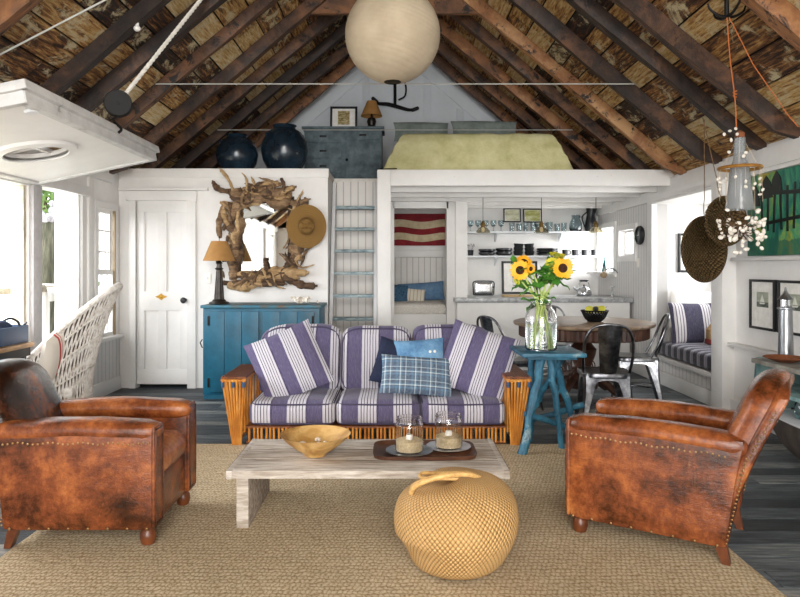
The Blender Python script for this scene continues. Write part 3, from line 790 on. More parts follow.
# tray, plates, candle jars
traym = mnoise('rusted_tray', [(.3, '#2e1b12'), (.55, '#573522'), (.8, '#7a4b2e')], 7, rough=.5)
m = MB()
def tr(u, v):
    a = 2*pi*u; ca, sa = cos(a), sin(a); e = .35
    sc_, z = [(0, .004), (.5, .004), (.93, .004), (1, .018), (1.02, .018), (1.0, 0), (.9, 0), (0, 0)][int(round(v*7))]
    return V((math.copysign(abs(ca)**e, ca)*.265*sc_, math.copysign(abs(sa)**e, sa)*.165*sc_, z))
m.grid(tr, 48, 7, cu=True); tag(m.build('serving_tray', traym, loc=(.155, 3.50, .302)), 'rusty brown metal tray with rounded corners on the coffee table', 'tray')
def plate(name, label, loc, mat, r):
    m = MB(); m.lathe([(0, .0), (r*.6, 0), (r*.95, .010), (r, .013), (r*.94, .014), (r*.6, .005), (0, .005)], seg=64, fn=lambda p, u, v: (p.x*(1+.025*abs(sin(u*pi*14))*(1 if v > .2 and v < .8 else 0)), p.y*(1+.025*abs(sin(u*pi*14))*(1 if v > .2 and v < .8 else 0)), p.z))
    return tag(m.build(name, mat, loc=loc), label, 'plate', 'scalloped plates under the jars')
plate('plate', 'tarnished silver scalloped plate under the left candle jar', (.075, 3.47, .307), mnoise('tarnished_silver', [(.3, '#5a5a60'), (.7, '#b9b9be')], 12, rough=.3, metal=.9), .122)
plate('plate', 'pale scalloped plate under the right candle jar', (.288, 3.55, .307), mnoise('pewter', [(.3, '#9a9a9e'), (.7, '#dcdcdf')], 12, rough=.3, metal=.6), .118)
sand = mnoise('sand', [(.3, '#c3aa80'), (.7, '#ead7b0')], 90, rough=.95, bst=.6, bd=.01)
wax = plain('white_wax', '#f6f2ea', .5)
def jarprof(r, h, nk, wall=.003):
    o = [(0, 0), (r*.9, 0), (r, .008), (r, h*.74), (r*.98, h*.8), (r*nk, h*.86), (r*nk, h*.9), (r*(nk+.04), h*.91), (r*(nk+.04), h*.94), (r*nk, h*.95), (r*nk, h)]
    i = [(max(0, a-wall), max(z, .005)) for a, z in o[::-1]]; i[0] = (o[-1][0]-wall, h)
    return o+i
for k, (x, y, l, g) in enumerate(((.075, 3.47, 'glass jar of sand with a candle, nearer the bowl', 0), (.288, 3.55, 'glass jar of sand with a candle, farther right on the tray', 1))):
    j = T('candle_jar', l, 'jar', (x, y, .3135), 0, 'sand-filled candle jars on the tray')
    MB().lathe(jarprof(.074, .178, .9), seg=40).build('glass_jar', gl, j)
    m = MB(); m.lathe([(0, .0052), (.0675, .006), (.0705, .012), (.0705, .058), (.05, .066), (0, .062)], seg=36, fn=lambda p, u, v: (p.x, p.y, p.z+(noise.noise(V((p.x*40, p.y*40, k)))*.006 if p.z > .05 else 0)))
    m.build('sand', sand, j)
    MB().lathe([(0, .05), (.017, .05), (.018, .088), (.014, .09), (0, .088)], seg=18).build('candle', wax, j, loc=(0, -.01, 0))
# woven rope basket on the rug
bask_m = weave('woven_raffia', '#cfa56c', '#6e4c20', 150, 62, .6, True, .8, .012, '#e6cb98', True)
bt = T('woven_basket', 'large rounded golden raffia basket with a looped handle on the rug', 'basket', (.250, 2.80, .018), 0, sc_=.965)
prof = [(0, 0), (.10, .002), (.165, .008), (.205, .035), (.235, .085), (.258, .14), (.268, .2), (.262, .26), (.245, .31), (.21, .35), (.165, .378), (.11, .393), (.06, .397), (.02, .39), (0, .388)]
prof = [tuple(q[:2]) for q in catmull([(a, b, 0) for a, b in prof], 5)]
def bdef(p, u, v):
    a = 2*pi*u; x, y, z = p
    k = 1+.04*cos(a-.6)+.035*sin(2*a+1)*(z/.3)
    if z < .16: k -= .14*max(0, cos(a-3.5))*(1-z/.16)*(z/.16)*2.2   # dented side low at the left
    t = z/.4
    return (x*k+.0, y*k, z*(1-.10*max(0, -cos(a-.3))*t)+(-.012*cos(3*a)*max(0, t-.8)*5*.2) + noise.noise(V((x*6, y*6, z*6)))*.012*t)
m = MB(); m.lathe(prof, seg=140, fn=bdef)
bb = m.build('basket_body', bask_m, bt)
m = MB()
for off in (0, .014):
    m.tube(catmull([(-.19, -.05-off, .335), (-.175, -.075-off, .372), (-.11, -.085-off, .405), (-.02, -.07-off, .42), (.06, -.04-off, .412), (.11, -.0-off, .385)], 6), .011, 8)
m.build('handle', mnoise('bundled_raffia', [(.3, '#a87a3a'), (.7, '#e3bd7c')], 20, (1, 6, 1), rough=.6), bt)
m = MB(); m.tube([(-.05+.10*cos(a), -.02+.045*sin(a), .396+.004*sin(3*a)) for a in [k*2*pi/40 for k in range(40)]], .009, 8, closed=True); m.build('rim', mnoise('raffia_rim', [(.3, '#a87a3a'), (.7, '#e3bd7c')], 30, rough=.6), bt)
# blue branch table
blue = mnoise('chipped_blue_paint', [(.3, '#0e3345'), (.45, '#215870'), (.60, '#31718a'), (.66, '#8aa0a4'), (.72, '#285f78')], 7, rough=.5, bst=.5, bd=.01)
st = T('branch_table', 'blue painted side table on crooked branch legs, holding the sunflowers', 'table', (1.085, 4.72, 0))
MB().box((0, 0, .677), (.44, .47, .028), bev=.006).box((0, 0, .655), (.34, .36, .03), bev=.004).build('tabletop', blue, st)
def branch(a, b, r0, r1, sd, parent, name='leg'):
    rr = random.Random(sd); a, b = V(a), V(b); pts = []
    for i in range(9):
        t = i/8; p = a.lerp(b, t)
        if 0 < i < 8: p += V((rr.uniform(-1, 1), rr.uniform(-1, 1), 0))*.011
        pts.append(p)
    rad = [(r0+(r1-r0)*i/8)*(1+rr.uniform(-.12, .16)) for i in range(9)]
    m = MB().tube(pts, rad, 9)
    for q in range(3):
        i = rr.randint(1, 7); m.sph(pts[i]+V((rr.uniform(-1, 1), rr.uniform(-1, 1), 0)).normalized()*rad[i]*.6, rad[i]*.75, 8, 6)
    return m.build(name, blue, parent)
branch((-.04, -.06, .65), (-.225, -.24, .0), .028, .03, 1, st); branch((.0, -.08, .65), (.085, -.10, .0), .024, .022, 2, st)
branch((-.10, .02, .65), (-.10, .14, .0), .022, .024, 3, st); branch((.05, .0, .65), (.25, .08, .0), .026, .022, 4, st)
branch((-.02, .1, .65), (-.12, .24, .0), .024, .026, 5, st); branch((.10, -.04, .64), (-.19, .16, .0), .02, .022, 6, st)
branch((-.19, -.17, .27), (.22, -.02, .12), .022, .018, 7, st, 'stretcher'); branch((-.16, .1, .14), (.30, .12, .27), .018, .024, 8, st, 'stretcher')
# glass jar with sunflowers
vase = T('flower_jar', 'tall glass jar of water and green stems on the blue table', 'vase', (1.04, 4.70, .692))
def vprof(r, h):
    o = [(0, 0), (r*.92, 0), (r, .012), (r, h*.62), (r*.93, h*.72), (r*.68, h*.84), (r*.62, h*.88), (r*.66, h*.9), (r*.64, h*.93), (r*.67, h*.95), (r*.66, h)]
    w = .003; return o+[(r*.66-w, h), (r*.62-w, h*.88), (r*.66-w, h*.84), (r*.92-w, h*.72), (r-w, h*.61), (r-w, .014), (r*.9, .007), (0, .007)]
MB().lathe(vprof(.112, .365), seg=44).build('glass_jar', gl, vase)
wm = NT('water'); wm.fin('#f2fbf6', .0); wm.b.inputs['Transmission Weight'].default_value = 1; wm.b.inputs['IOR'].default_value = 1.2; wm = wm.m
MB().lathe([(0, .009), (.1, .011), (.1075, .02), (.1075, .20), (0, .20)], seg=36).build('water', wm, vase)
stemg = mnoise('stem_green', [(.3, '#9cb84e'), (.7, '#d8e694')], 20, rough=.5)
leafg = mnoise('leaf_green', [(.3, '#2f6a22'), (.6, '#5b9a38'), (.8, '#8bbd52')], 9, rough=.5, bst=.3)
petm = mnoise('petal_yellow', [(.3, '#f2a20c'), (.55, '#fbc02a'), (.8, '#ffdb55')], 12, rough=.5)
petg = mnoise('petal_lime', [(.3, '#b9b82a'), (.6, '#e3d840'), (.8, '#f4e65c')], 12, rough=.5)
diskm = mnoise('seed_disk', [(.3, '#24120a'), (.6, '#4b2610'), (.85, '#8a5018')], 60, rough=.9, bst=.8, bd=.01)
diskg = mnoise('seed_disk_green', [(.3, '#6a7a22'), (.7, '#a8b040')], 60, rough=.9)
def sunflower(label, head, face, r, foot, seed, pm=petm, dm=diskm, leaves=3):
    rr = random.Random(seed); r *= 1.22; t = T('sunflower', label, 'flower', (1.04, 4.70, .692), 0, 'sunflowers in the glass jar')
    head, foot, face = V(head), V(foot), V(face).normalized()
    neck = V((rr.uniform(-.03, .03)+head.x*.12, rr.uniform(-.03, .03), .33))
    pts = catmull([foot, foot.lerp(neck, .5)+V((rr.uniform(-.01, .01), 0, 0)), neck, neck.lerp(head, .6)+V((0, 0, .02)), head-face*.02], 5)
    MB().tube(pts, .0065, 7).build('stem', stemg, t)
    q = V((0, 0, 1)).rotation_difference(face).to_matrix().to_4x4(); M = Matrix.Translation(head) @ q
    m = MB()
    m.sph((0, 0, 0), (r*.42, r*.42, r*.2), 18, 8, rot=None); me_ = m
    for v in m.b.verts: v.co = M @ v.co
    m.build('seed_disk', dm, t)
    m = MB()
    for ring in range(2):
        nP = 17
        for k in range(nP):
            a = 2*pi*(k+ring*.5)/nP+rr.uniform(-.08, .08); L = r*rr.uniform(.5, .68); wd = r*.15; up = rr.uniform(-.04, .22)+ring*.12
            def g(u, v, a=a, L=L, wd=wd, up=up):
                s = r*.36+L*v; w = wd*sin(pi*min(1, .12+v*.88))**.8*(2*u-1)
                return M @ V((s*cos(a)-w*sin(a), s*sin(a)+w*cos(a), up*L*v*2*(1-.5*v)+.25*abs(2*u-1)*wd-ring*.003))
            m.grid(g, 2, 5)
    m.build('petals', pm, t)
    m = MB()
    for k in range(12):   # green bracts behind
        a = 2*pi*k/12; L = r*.62
        m.grid(lambda u, v: M @ V(((r*.2+L*v)*cos(a)-(2*u-1)*.12*r*sin(pi*(.1+.9*v))*sin(a), (r*.2+L*v)*sin(a)+(2*u-1)*.12*r*sin(pi*(.1+.9*v))*cos(a), -.012-.02*v)), 2, 3)
    m.build('bracts', leafg, t)
    for k in range(leaves):
        p = pts[rr.randint(len(pts)//2, len(pts)-3)]; a = rr.uniform(0, 2*pi); L = rr.uniform(.08, .13); dz = rr.uniform(-.5, .6)
        m = MB()
        m.grid(lambda u, v: V((p.x+L*v*cos(a)-(2*u-1)*L*.36*sin(pi*min(1, .06+v*.94))**.7*sin(a), p.y+L*v*sin(a)+(2*u-1)*L*.36*sin(pi*min(1, .06+v*.94))**.7*cos(a), p.z+dz*L*v-.35*L*v*v+.12*L*abs(2*u-1)+.01*sin(9*v))), 4, 7)
        m.build('leaf', leafg, t)
F_ = [('big open sunflower facing left at the far left of the bouquet', (-.155, -.03, .565), (-.35, -1, .1), .062, petm, diskm),
      ('orange-yellow sunflower half turned at the top left of the bouquet', (-.115, .02, .625), (.2, -.8, .7), .052, petm, diskm),
      ('small sunflower low between the two halves of the bouquet', (-.085, -.06, .575), (.5, -1, 0), .032, petm, diskm),
      ('small dim sunflower at the lower left edge of the bouquet', (-.165, .03, .50), (-.8, -.4, -.2), .035, petg, diskg),
      ('largest sunflower with dark centre at the right of the bouquet', (.135, -.08, .58), (.05, -1, .1), .066, petm, diskm),
      ('lime-yellow sunflower left of the largest one', (.075, -.02, .61), (-.5, -.8, .5), .045, petg, diskg),
      ('yellow-green sunflower at the top right of the bouquet', (.12, .03, .67), (.1, -.4, 1), .05, petg, diskg),
      ('lime bud-like sunflower at the far right edge of the bouquet', (.185, .0, .55), (1, -.4, .1), .042, petg, diskg),
      ('half hidden sunflower at the back right of the bouquet', (.165, .07, .64), (.8, .1, .6), .045, petg, diskg)]
for i, (l, h, f, r, pm, dm) in enumerate(F_):
    a = i*2.4; sunflower(l, h, f, r, (.07*cos(a+2), .07*sin(a+2), .015), 60+i, pm, dm, 3)
# extra leafy stems
lv = T('leafy_stems', 'bunch of green leaves filling the sunflower bouquet between the heads', 'foliage', (1.04, 4.70, .692))
lv['kind'] = 'stuff'
m = MB(); rr = random.Random(5)
for k in range(75):
    c = V(rr.choice([(-.12, 0, .56), (.13, .0, .59), (.02, 0, .5), (.14, .02, .55), (.05, 0, .56)]))+V((rr.gauss(0, .035), rr.gauss(0, .03)+.02, rr.gauss(0, .035)))
    a = rr.uniform(0, 2*pi); L = rr.uniform(.05, .09); dz = rr.uniform(-.9, .9)
    m.grid(lambda u, v: V((c.x+L*v*cos(a)-(2*u-1)*L*.38*sin(pi*min(1, .06+v*.94))*sin(a), c.y+L*v*sin(a)+(2*u-1)*L*.38*sin(pi*min(1, .06+v*.94))*cos(a), c.z+dz*L*v+.14*L*abs(2*u-1))), 3, 5)
m.build('leaves', leafg, lv)
# round dining table
dkw = mnoise('dark_oak', [(.3, '#2a1811'), (.55, '#4d2f20'), (.8, '#6f4a34')], 6, (1, 1, 1), rough=.45)
topw = mnoise('worn_oak_top', [(.3, '#5b4636'), (.55, '#8a735c'), (.8, '#a89680')], 4, (1, 6, 1), rough=.35)
dt = T('dining_table', 'round dark oak dining table with a ribbed edge before the kitchen', 'table', (1.84, 6.47, 0))
MB().lathe([(0, .71), (.64, .71), (.665, .717), (.672, .732), (.668, .746), (.655, .75), (0, .75)], seg=72).build('tabletop', topw, dt)
m = MB(); m.lathe([(0, .60), (.6, .60), (.61, .61), (.61, .705), (0, .705)], seg=288, fn=lambda p, u, v: (p.x*(1+.012*sin(u*2*pi*72)), p.y*(1+.012*sin(u*2*pi*72)), p.z)); m.build('apron', dkw, dt)
MB().lathe([(0, .1), (.14, .1), (.15, .16), (.1, .2), (.075, .3), (.12, .42), (.13, .48), (.08, .54), (.15, .6), (0, .6)], seg=24).build('pedestal', dkw, dt)
for k in range(4):
    a = pi/4+k*pi/2; c, s_ = cos(a), sin(a)
    m = MB().tube(catmull([(0, 0, .22), (c*.18, s_*.18, .2), (c*.34, s_*.34, .1), (c*.46, s_*.46, .035)], 6), lambda t: .05-.02*t, 8); m.build('foot', dkw, dt)
    m = MB()
    for j in range(4):
        m.tube([(c*(.1+j*.07)+.03*cos(b)*c, s_*(.1+j*.07)+.03*cos(b)*s_, .32-j*.05+.05*sin(b)) for b in [q*2*pi/12 for q in range(12)]], .007, 5, closed=True)
    m.build('scrollwork', dkw, dt)
# fruit bowl
fb = T('wire_bowl', 'black pierced metal bowl of fruit on the round dining table', 'bowl', (1.93, 6.38, .752))
m = MB()
for k in range(28):
    a = 2*pi*k/28
    for dr in (1, -1): m.tube([((.06+.065*(t**.6))*cos(a+dr*t*.5), (.06+.065*(t**.6))*sin(a+dr*t*.5), .006+.1*t) for t in (0, .25, .5, .75, 1)], .005, 5)
for r, z in ((.06, .006), (.127, .107)): m.tube([(r*cos(a), r*sin(a), z) for a in [k*2*pi/32 for k in range(32)]], .0065, 6, closed=True)
m.lathe([(0, .004), (.06, .004), (.085, .03), (.105, .06), (.1, .06), (.08, .032), (.055, .01), (0, .01)], seg=24); m.build('bowl_body', blackm, fb)
lem = mnoise('pear_green_skin', [(.3, '#a8a522'), (.7, '#d6cf48')], 9, rough=.4)
plum = plain('dark_plum', '#1c1a22', .3)
for l, x, y, z, r, mm in (('yellow-green pear at the left of the black fruit bowl', -.055, -.01, .115, .042, lem), ('yellow-green pear at the right of the black fruit bowl', .055, -.02, .118, .042, lem), ('yellow-green pear at the back of the black fruit bowl', .03, .05, .115, .038, lem), ('dark plum between the pears in the black fruit bowl', 0, -.03, .12, .03, plum)):
    f = T('fruit', l, 'fruit', (1.93+x, 6.38+y, .752+z), 0, 'fruit in the black bowl')
    MB().lathe([(0, -r), (r*.6, -r*.85), (r, -r*.2), (r*.85, r*.4), (r*.45, r*.95), (0, r*1.15)], seg=16).build('flesh', mm, f, rot=(.5*x*10, .9, 0))
    MB().cyl((0, 0, r*.7), (r*.3, 0, r*1.5), .002, seg=5).build('stem', dkw, f, rot=(.5*x*10, .9, 0))
# blue cupboard
teal = mnoise('teal_paint', [(.3, '#064257'), (.5, '#0a566f'), (.75, '#116683'), (.85, '#4a5f58')], 4, rough=.45, bst=.2)
cb = T('blue_cupboard', 'teal blue painted cupboard with two doors beneath the driftwood mirror', 'cabinet', (-1.30, 6.38, 0))
m = MB(); m.box((0, .28, .46), (1.13, .5, .84), bev=.004).box((0, .26, .02), (1.1, .5, .04)); m.build('body', teal, cb)
m = MB().box((0, .28, .895), (1.17, .55, .03), bev=.006); m.build('worktop', mnoise('rusty_teal_top', [(.35, '#5b4432'), (.5, '#2c5c68'), (.7, '#13698a')], 8, rough=.5), cb)
for k, (x, w) in enumerate(((-.27, .5), (.27, .5))):
    d = MB()
    for q in range(3): d.box((x-w/2+(q+.5)*w/3, .02, .46), (w/3-.004, .022, .78), bev=.003)
    d = d.build('door', teal, cb)
    for z in (.16, .76): MB().box((x-math.copysign(.245, -x) if 0 else x+math.copysign(.235, x), .006, z), (.02, .008, .09), bev=.002).build('hinge', blackm, d)
MB().tube([(-.562, .0, .58), (-.578, -.02, .55), (-.562, 0, .50)], .006, 6).build('ring_pull', blackm, cb)
# table lamp
lampm = mnoise('dark_bronze', [(.3, '#1e1a17'), (.7, '#3f3832')], 12, rough=.35, metal=.6)
shade = NT('parchment_shade'); shade.fin(shade.ramp(shade.noise(shade.coord(), 5, 5), [(.3, '#9a6f3c'), (.7, '#b98a4e')]), .8); shade.b.inputs['Subsurface Weight'].default_value = .0; shade = shade.m
tl = T('table_lamp', 'dark lighthouse shaped lamp with tan shade on the teal cupboard', 'lamp', (-1.75, 6.57, .912))
MB().lathe([(0, 0), (.095, 0), (.1, .008), (.095, .02), (.07, .028), (.065, .04), (.05, .05), (.03, .34), (.04, .345), (.042, .355), (.028, .36), (.026, .40), (.036, .405), (.014, .43), (.006, .44), (.006, .47), (0, .47)], seg=20).build('lamp_base', lampm, tl)
m = MB(); m.lathe([(.158, .43), (.078, .625), (.075, .625), (.154, .432)], seg=40); m.build('lamp_shade', shade, tl)
MB().cyl((0, 0, .46), (0, 0, .66), .003, seg=6).cyl((-.076, 0, .615), (.076, 0, .615), .002, seg=5).sph((0, 0, .665), .009, 8, 6).build('finial', lampm, tl)
# coral on the cupboard
m = MB(); rr = random.Random(3)
for k in range(34):
    a = rr.uniform(0, 2*pi); d = rr.uniform(.02, .12); m.tube(catmull([(0, 0, .02), (d*.5*cos(a), d*.3*sin(a), .03+rr.uniform(0, .03)), (d*cos(a), d*.6*sin(a), rr.uniform(.014, .07))], 3), lambda t: .018-.006*t, 6)
tag(m.build('coral_piece', shm, loc=(-.94, 6.58, .913)), 'branching white coral on the teal cupboard below the mirror', 'coral')
shell((-.78, 6.6, .93), .02, (1.4, 0, 1), 'small pale shell at the right end of the teal cupboard', None)
# ladder to the loft
lad = T('loft_ladder', 'white rail ladder with blue-grey treads leaning up to the loft', 'ladder', (-.445, 6.86, 0))
dk = mnoise('blue_tread', [(.3, '#46585f'), (.5, '#8a9ca2'), (.75, '#c9cecc')], 12, (1, 4, 4), rough=.7)
ry = lambda z: .0+.62*(z/2.3)
for sx in (-1, 1):
    m = MB().prism([(ry(0)-.045, .0), (ry(0)+.045, 0), (ry(2.24)+.045, 2.24), (ry(2.24)-.045, 2.24)], 0, sx*.235-.0175, sx*.235+.0175); m.build('rail', white_paint('rail_paint%d' % (sx+1), '#d3d3d4'), lad)
for k in range(8):
    z = .24+k*.243; MB().box((0, ry(z)-.0, z), (.435, .13, .036), bev=.006).build('tread', dk, lad)
# ================================================================ MIRROR, HAT, LOFT
mx0, mx1, mz0, mz1 = -1.60, -1.15, 1.26, 1.93
mir = T('driftwood_mirror', 'mirror in a wild driftwood frame hanging above the teal cupboard', 'mirror', ((mx0+mx1)/2, YD-.03, (mz0+mz1)/2))
mm = NT('mirror_silver'); mm = mm.fin('#e8ecec', .02, 1)
MB().box((0, .012, 0), (mx1-mx0+.04, .01, mz1-mz0+.04)).build('mirror_glass', mm, mir)
MB().box((0, .022, 0), (.62, .012, .86)).build('backing', plain('backing_board', '#3a2a1e', .8), mir)
dw = [mnoise('driftwood_%d' % i, st, 7, (1, 1, 3), rough=.75, bst=.7, bd=.015, dist=.8) for i, st in enumerate((
    [(.3, '#4b3728'), (.5, '#8a6d4f'), (.75, '#b79a76')], [(.3, '#2f2119'), (.5, '#5d4632'), (.75, '#8b6d4e')], [(.3, '#7a603f'), (.5, '#b59469'), (.8, '#d6bd94')]))]
rr = random.Random(21)
def stick(a, b, r, mi, bend=.05, n=8, lift=.0):
    a, b = V(a), V(b); L = (b-a).length; d = (b-a).normalized(); side = V((-d.z, 0, d.x)); pts = []
    bb = rr.uniform(-bend, bend)*1.3; ph = rr.uniform(0, 6)
    for i in range(n+1):
        t = i/n; p = a.lerp(b, t)+side*(bb*sin(pi*t)+.018*sin(ph+5*t))+V((0, -lift*sin(pi*t)+rr.uniform(-.006, .006), 0)); pts.append(p)
    rad = [max(.004, r*(.45+.75*sin(pi*(.12+.76*i/n)))*rr.uniform(.75, 1.25)) for i in range(n+1)]; rad[0] *= .6; rad[-1] *= .4
    m = MB(); m.tube(catmull(pts, 3), lambda t: rad[min(n, int(t*n+.5))], 9)
    for v in m.b.verts: v.co += V((1, 0, 1))*noise.noise(v.co*38)*.006*min(1, r/.02)
    m.build('driftwood_piece', dw[mi], mir)
hx, hz = (mx1-mx0)/2, (mz1-mz0)/2
def depth(): return rr.uniform(-.05, .0)
# broad pieces first, then crossing twigs
for k in range(9):   # left side
    z = -hz+2*hz*k/9; stick((-hx-rr.uniform(.03, .24), depth(), z-.12), (-hx-rr.uniform(.03, .24), depth(), z+rr.uniform(.15, .32)), rr.uniform(.028, .05), rr.randint(0, 1))
for k in range(8):   # right
    z = -hz+2*hz*k/8; stick((hx+rr.uniform(.0, .22), depth(), z-.16), (hx+rr.uniform(.02, .26), depth(), z+rr.uniform(.12, .28)), rr.uniform(.022, .04), rr.randint(0, 2))
for k in range(9):   # top
    x = -hx-.1+(2*hx+.1)*k/8; stick((x-.14, depth(), hz+rr.uniform(.0, .24)), (x+rr.uniform(.14, .34), depth(), hz+rr.uniform(.02, .24)), rr.uniform(.025, .045), rr.randint(0, 2))
for k in range(9):   # bottom
    x = -hx-.15+(2*hx+.15)*k/8; stick((x-.1, depth(), -hz-rr.uniform(.0, .15)), (x+rr.uniform(.2, .4), depth(), -hz-rr.uniform(.0, .19)), rr.uniform(.025, .045), rr.randint(0, 2))
for k in range(48):  # crossing twigs all round
    s_ = rr.randint(0, 3); t = rr.uniform(-1, 1)
    if s_ == 0: a = (-hx-rr.uniform(.04, .26), -.05, t*hz)
    elif s_ == 1: a = (hx+rr.uniform(.04, .26), -.05, t*hz)
    elif s_ == 2: a = (t*hx, -.05, hz+rr.uniform(.05, .26))
    else: a = (t*hx, -.05, -hz-rr.uniform(.05, .14))
    an = rr.uniform(0, 2*pi); L = rr.uniform(.08, .14)
    stick((a[0]-L*cos(an)*.8, a[1]-.02, a[2]-L*sin(an)*.8), (a[0]+L*cos(an), a[1]-.03, a[2]+L*sin(an)), rr.uniform(.007, .018), rr.randint(0, 2), .03)
for a, b, r in (((-.36, -.04, .46), (-.54, -.06, .58), .03), ((-.30, -.04, .48), (-.44, -.07, .72), .016), ((-.2, -.06, .36), (-.34, -.07, .44), .02), ((.1, -.04, .38), (.02, -.06, .56), .024), ((.2, -.05, .36), (.31, -.07, .54), .02), ((.30, -.04, .2), (.40, -.05, .50), .013), ((.35, -.04, .2), (.355, -.05, .44), .013), ((-.1, -.04, .38), (-.16, -.06, .54), .012), ((.02, -.03, -.36), (.045, -.06, -.22), .02), ((-.38, -.04, .1), (-.42, -.06, .36), .026)):
    stick(a, b, r, rr.randint(0, 2), .02)
straw = weave('straw_weave', '#93703c', '#523817', 120, 26, .75, True, .6, .006)
hat = T('sun_hat', 'round straw sun hat hooked over the right side of the driftwood mirror', 'hat', (-.915, YD-.16, 1.70), rot=(R(90), R(0), R(8)))
m = MB(); m.lathe([(.20, -.004), (.205, .002), (.16, .012), (.105, .012), (.085, .02), (.075, .06), (.06, .085), (.03, .095), (0, .09)], seg=60, fn=lambda p, u, v: (p.x, p.y*1.1, p.z+.012*sin(4*pi*u)*(1-v)+(-.02 if p.z > .08 and abs(p.y) < .02 else 0)))
m.build('hat_body', straw, hat)
m = MB(); m.lathe([(.087, .014), (.088, .034), (.084, .034)], seg=40, fn=lambda p, u, v: (p.x, p.y*1.1, p.z)); m.build('hat_band', plain('brown_band', '#7a5a2e', .8), hat)
# ---- loft
potm = mnoise('dark_glazed_pot', [(.3, '#0b1219'), (.55, '#1a2a37'), (.72, '#33495a'), (.85, '#76868e')], 4, rough=.22, bst=.1)
for l, x, y, r, h in (('round dark glazed jar at the left on the loft edge, under the rafters', -1.76, 7.36, .232, .45), ('round dark glazed jar on the loft edge, nearest the grey dresser', -1.235, 7.38, .26, .56)):
    p = T('glazed_jar', l, 'jar', (x, y, LZ+.0), 0, 'dark jars on the loft edge')
    MB().lathe([(0, 0), (r*.55, 0), (r*.62, .02), (r*.92, h*.3), (r, h*.5), (r*.95, h*.68), (r*.72, h*.86), (r*.48, h*.93), (r*.46, h*.97), (r*.52, h), (r*.44, h), (r*.4, h*.93), (r*.6, h*.8), (r*.5, h*.2), (0, .03)], seg=40).build('jar_body', potm, p)
    for k in range(4):
        a = k*pi/2+.4; MB().tube([(r*.8*cos(a)+.03*cos(b)*-sin(a), r*.8*sin(a)+.03*cos(b)*cos(a), h*.78+.03*sin(b)) for b in [pi*q/8 for q in range(9)]], .008, 6).build('lug', potm, p)
grey = mnoise('grey_blue_milk_paint', [(.3, '#3b474d'), (.5, '#5d6d74'), (.7, '#7c8b90'), (.85, '#4a4038')], 6, rough=.7, bst=.3)
dr = T('loft_dresser', 'grey-blue painted dresser standing in the loft against the gable', 'dresser', (-.655, 8.32, LZ))
MB().box((0, .22, .36), (.98, .42, .72), bev=.006).build('body', grey, dr)
MB().box((0, .21, .735), (1.04, .47, .03), bev=.006).build('dresser_top', grey, dr)
pull = plain('dark_pull', '#1c1e20', .4, .7)
for x, z, w, h in ((-.25, .625, .45, .15), (-.25, .44, .45, .17), (-.25, .25, .45, .17), (-.25, .09, .45, .12), (.25, .64, .45, .11)):
    d = MB().box((x, .004, z), (w, .02, h), bev=.004).build('drawer', grey, dr); MB().box((x, -.014, z), (.09, .02, .025), bev=.004).build('cup_pull', pull, d)
d = MB().box((.25, .006, .3), (.45, .018, .5), bev=.004)
for q in ((.07, .02, .5, .05), ): pass
d = d.build('door', grey, dr); MB().box((.25, -.006, .3), (.33, .012, .38), bev=.003).build('door_panel', grey, d); MB().sph((.05, -.02, .33), .018, 12, 8).build('knob', pull, d)
def frame(name, label, w, h, bw, loc, rot, mat, art, mat_w=None, cat='picture', mount=True, group=None, artsize=None):
    t = T(name, label, cat, loc, rot=rot, group=group); m = MB()
    m.box((-w/2+bw/2, 0, 0), (bw, .025, h), bev=.002).box((w/2-bw/2, 0, 0), (bw, .025, h), bev=.002).box((0, 0, h/2-bw/2), (w-2*bw, .025, bw), bev=.002).box((0, 0, -h/2+bw/2), (w-2*bw, .025, bw), bev=.002)
    m.build('frame', mat, t)
    if mount: MB().box((0, .002, 0), (w-bw*1.6, .006, h-bw*1.6)).build('mount', mat_w or plain('white_mount_'+name, '#f0eeea', .8), t)
    aw, ah, ax, az = artsize or (w*.5, h*.5, 0, 0)
    MB().box((ax, -.003, az), (aw, .006, ah)).build('print', art, t); return t
def picmat(name, stops, scale=4, stretch=(1, 1, 3)): return mnoise(name, stops, scale, stretch, rough=.6, bst=0)
frame('framed_picture', 'black framed small figure picture leaning on the loft dresser', .35, .30, .028, (-.66, 8.50, LZ+.90), (R(-8), 0, 0), black, picmat('figure_art', [(.4, '#c9b88e'), (.55, '#8a7a45'), (.65, '#2c2c22')], 16), artsize=(.15, .18, 0, 0))
ll = T('loft_lamp', 'small dark lamp with tan shade on the loft dresser', 'lamp', (-.30, 8.45, LZ+.75), 0)
MB().lathe([(0, 0), (.07, 0), (.075, .015), (.045, .04), (.06, .09), (.05, .13), (.012, .15), (.012, .2), (0, .2)], seg=20).build('lamp_base', lampm, ll)
MB().lathe([(.138, .16), (.06, .35), (.056, .35), (.134, .162)], seg=32).build('lamp_shade', shade, ll)
MB().cyl((0, 0, .19), (0, 0, .37), .004, seg=6).cyl((-.058, 0, .34), (.058, 0, .34), .003, seg=5).build('harp', lampm, ll)
# anchor on the gable
an = T('hanging_anchor', 'black iron grapnel anchor mounted on the loft gable', 'anchor', (.0, YB-.07, 3.66))
m = MB().tube(catmull([(.0, 0, .42), (.0, 0, .1), (.0, 0, -.05)], 4), .022, 8); m.build('shank', blackm, an)
MB().tube(catmull([(-.30, 0, .02), (-.24, -.01, -.02), (-.1, 0, -.03), (.05, 0, -.07), (.2, 0, -.11), (.28, 0, -.10)], 5), lambda t: .03-.012*abs(2*t-1), 8).build('arm', blackm, an)
for p, r in (((-.29, 0, .03), (0, R(40), 0)), ((.29, 0, -.10), (0, R(-20), 0))):
    MB().rbox((0, 0, 0), (.12, .05, .05), .02, 4).build('fluke', blackm, an, loc=p, rot=r)
MB().tube(catmull([(.0, 0, .34), (.14, 0, .28), (.15, -.01, .1), (.05, 0, .03)], 5), .013, 7).build('ring', blackm, an)
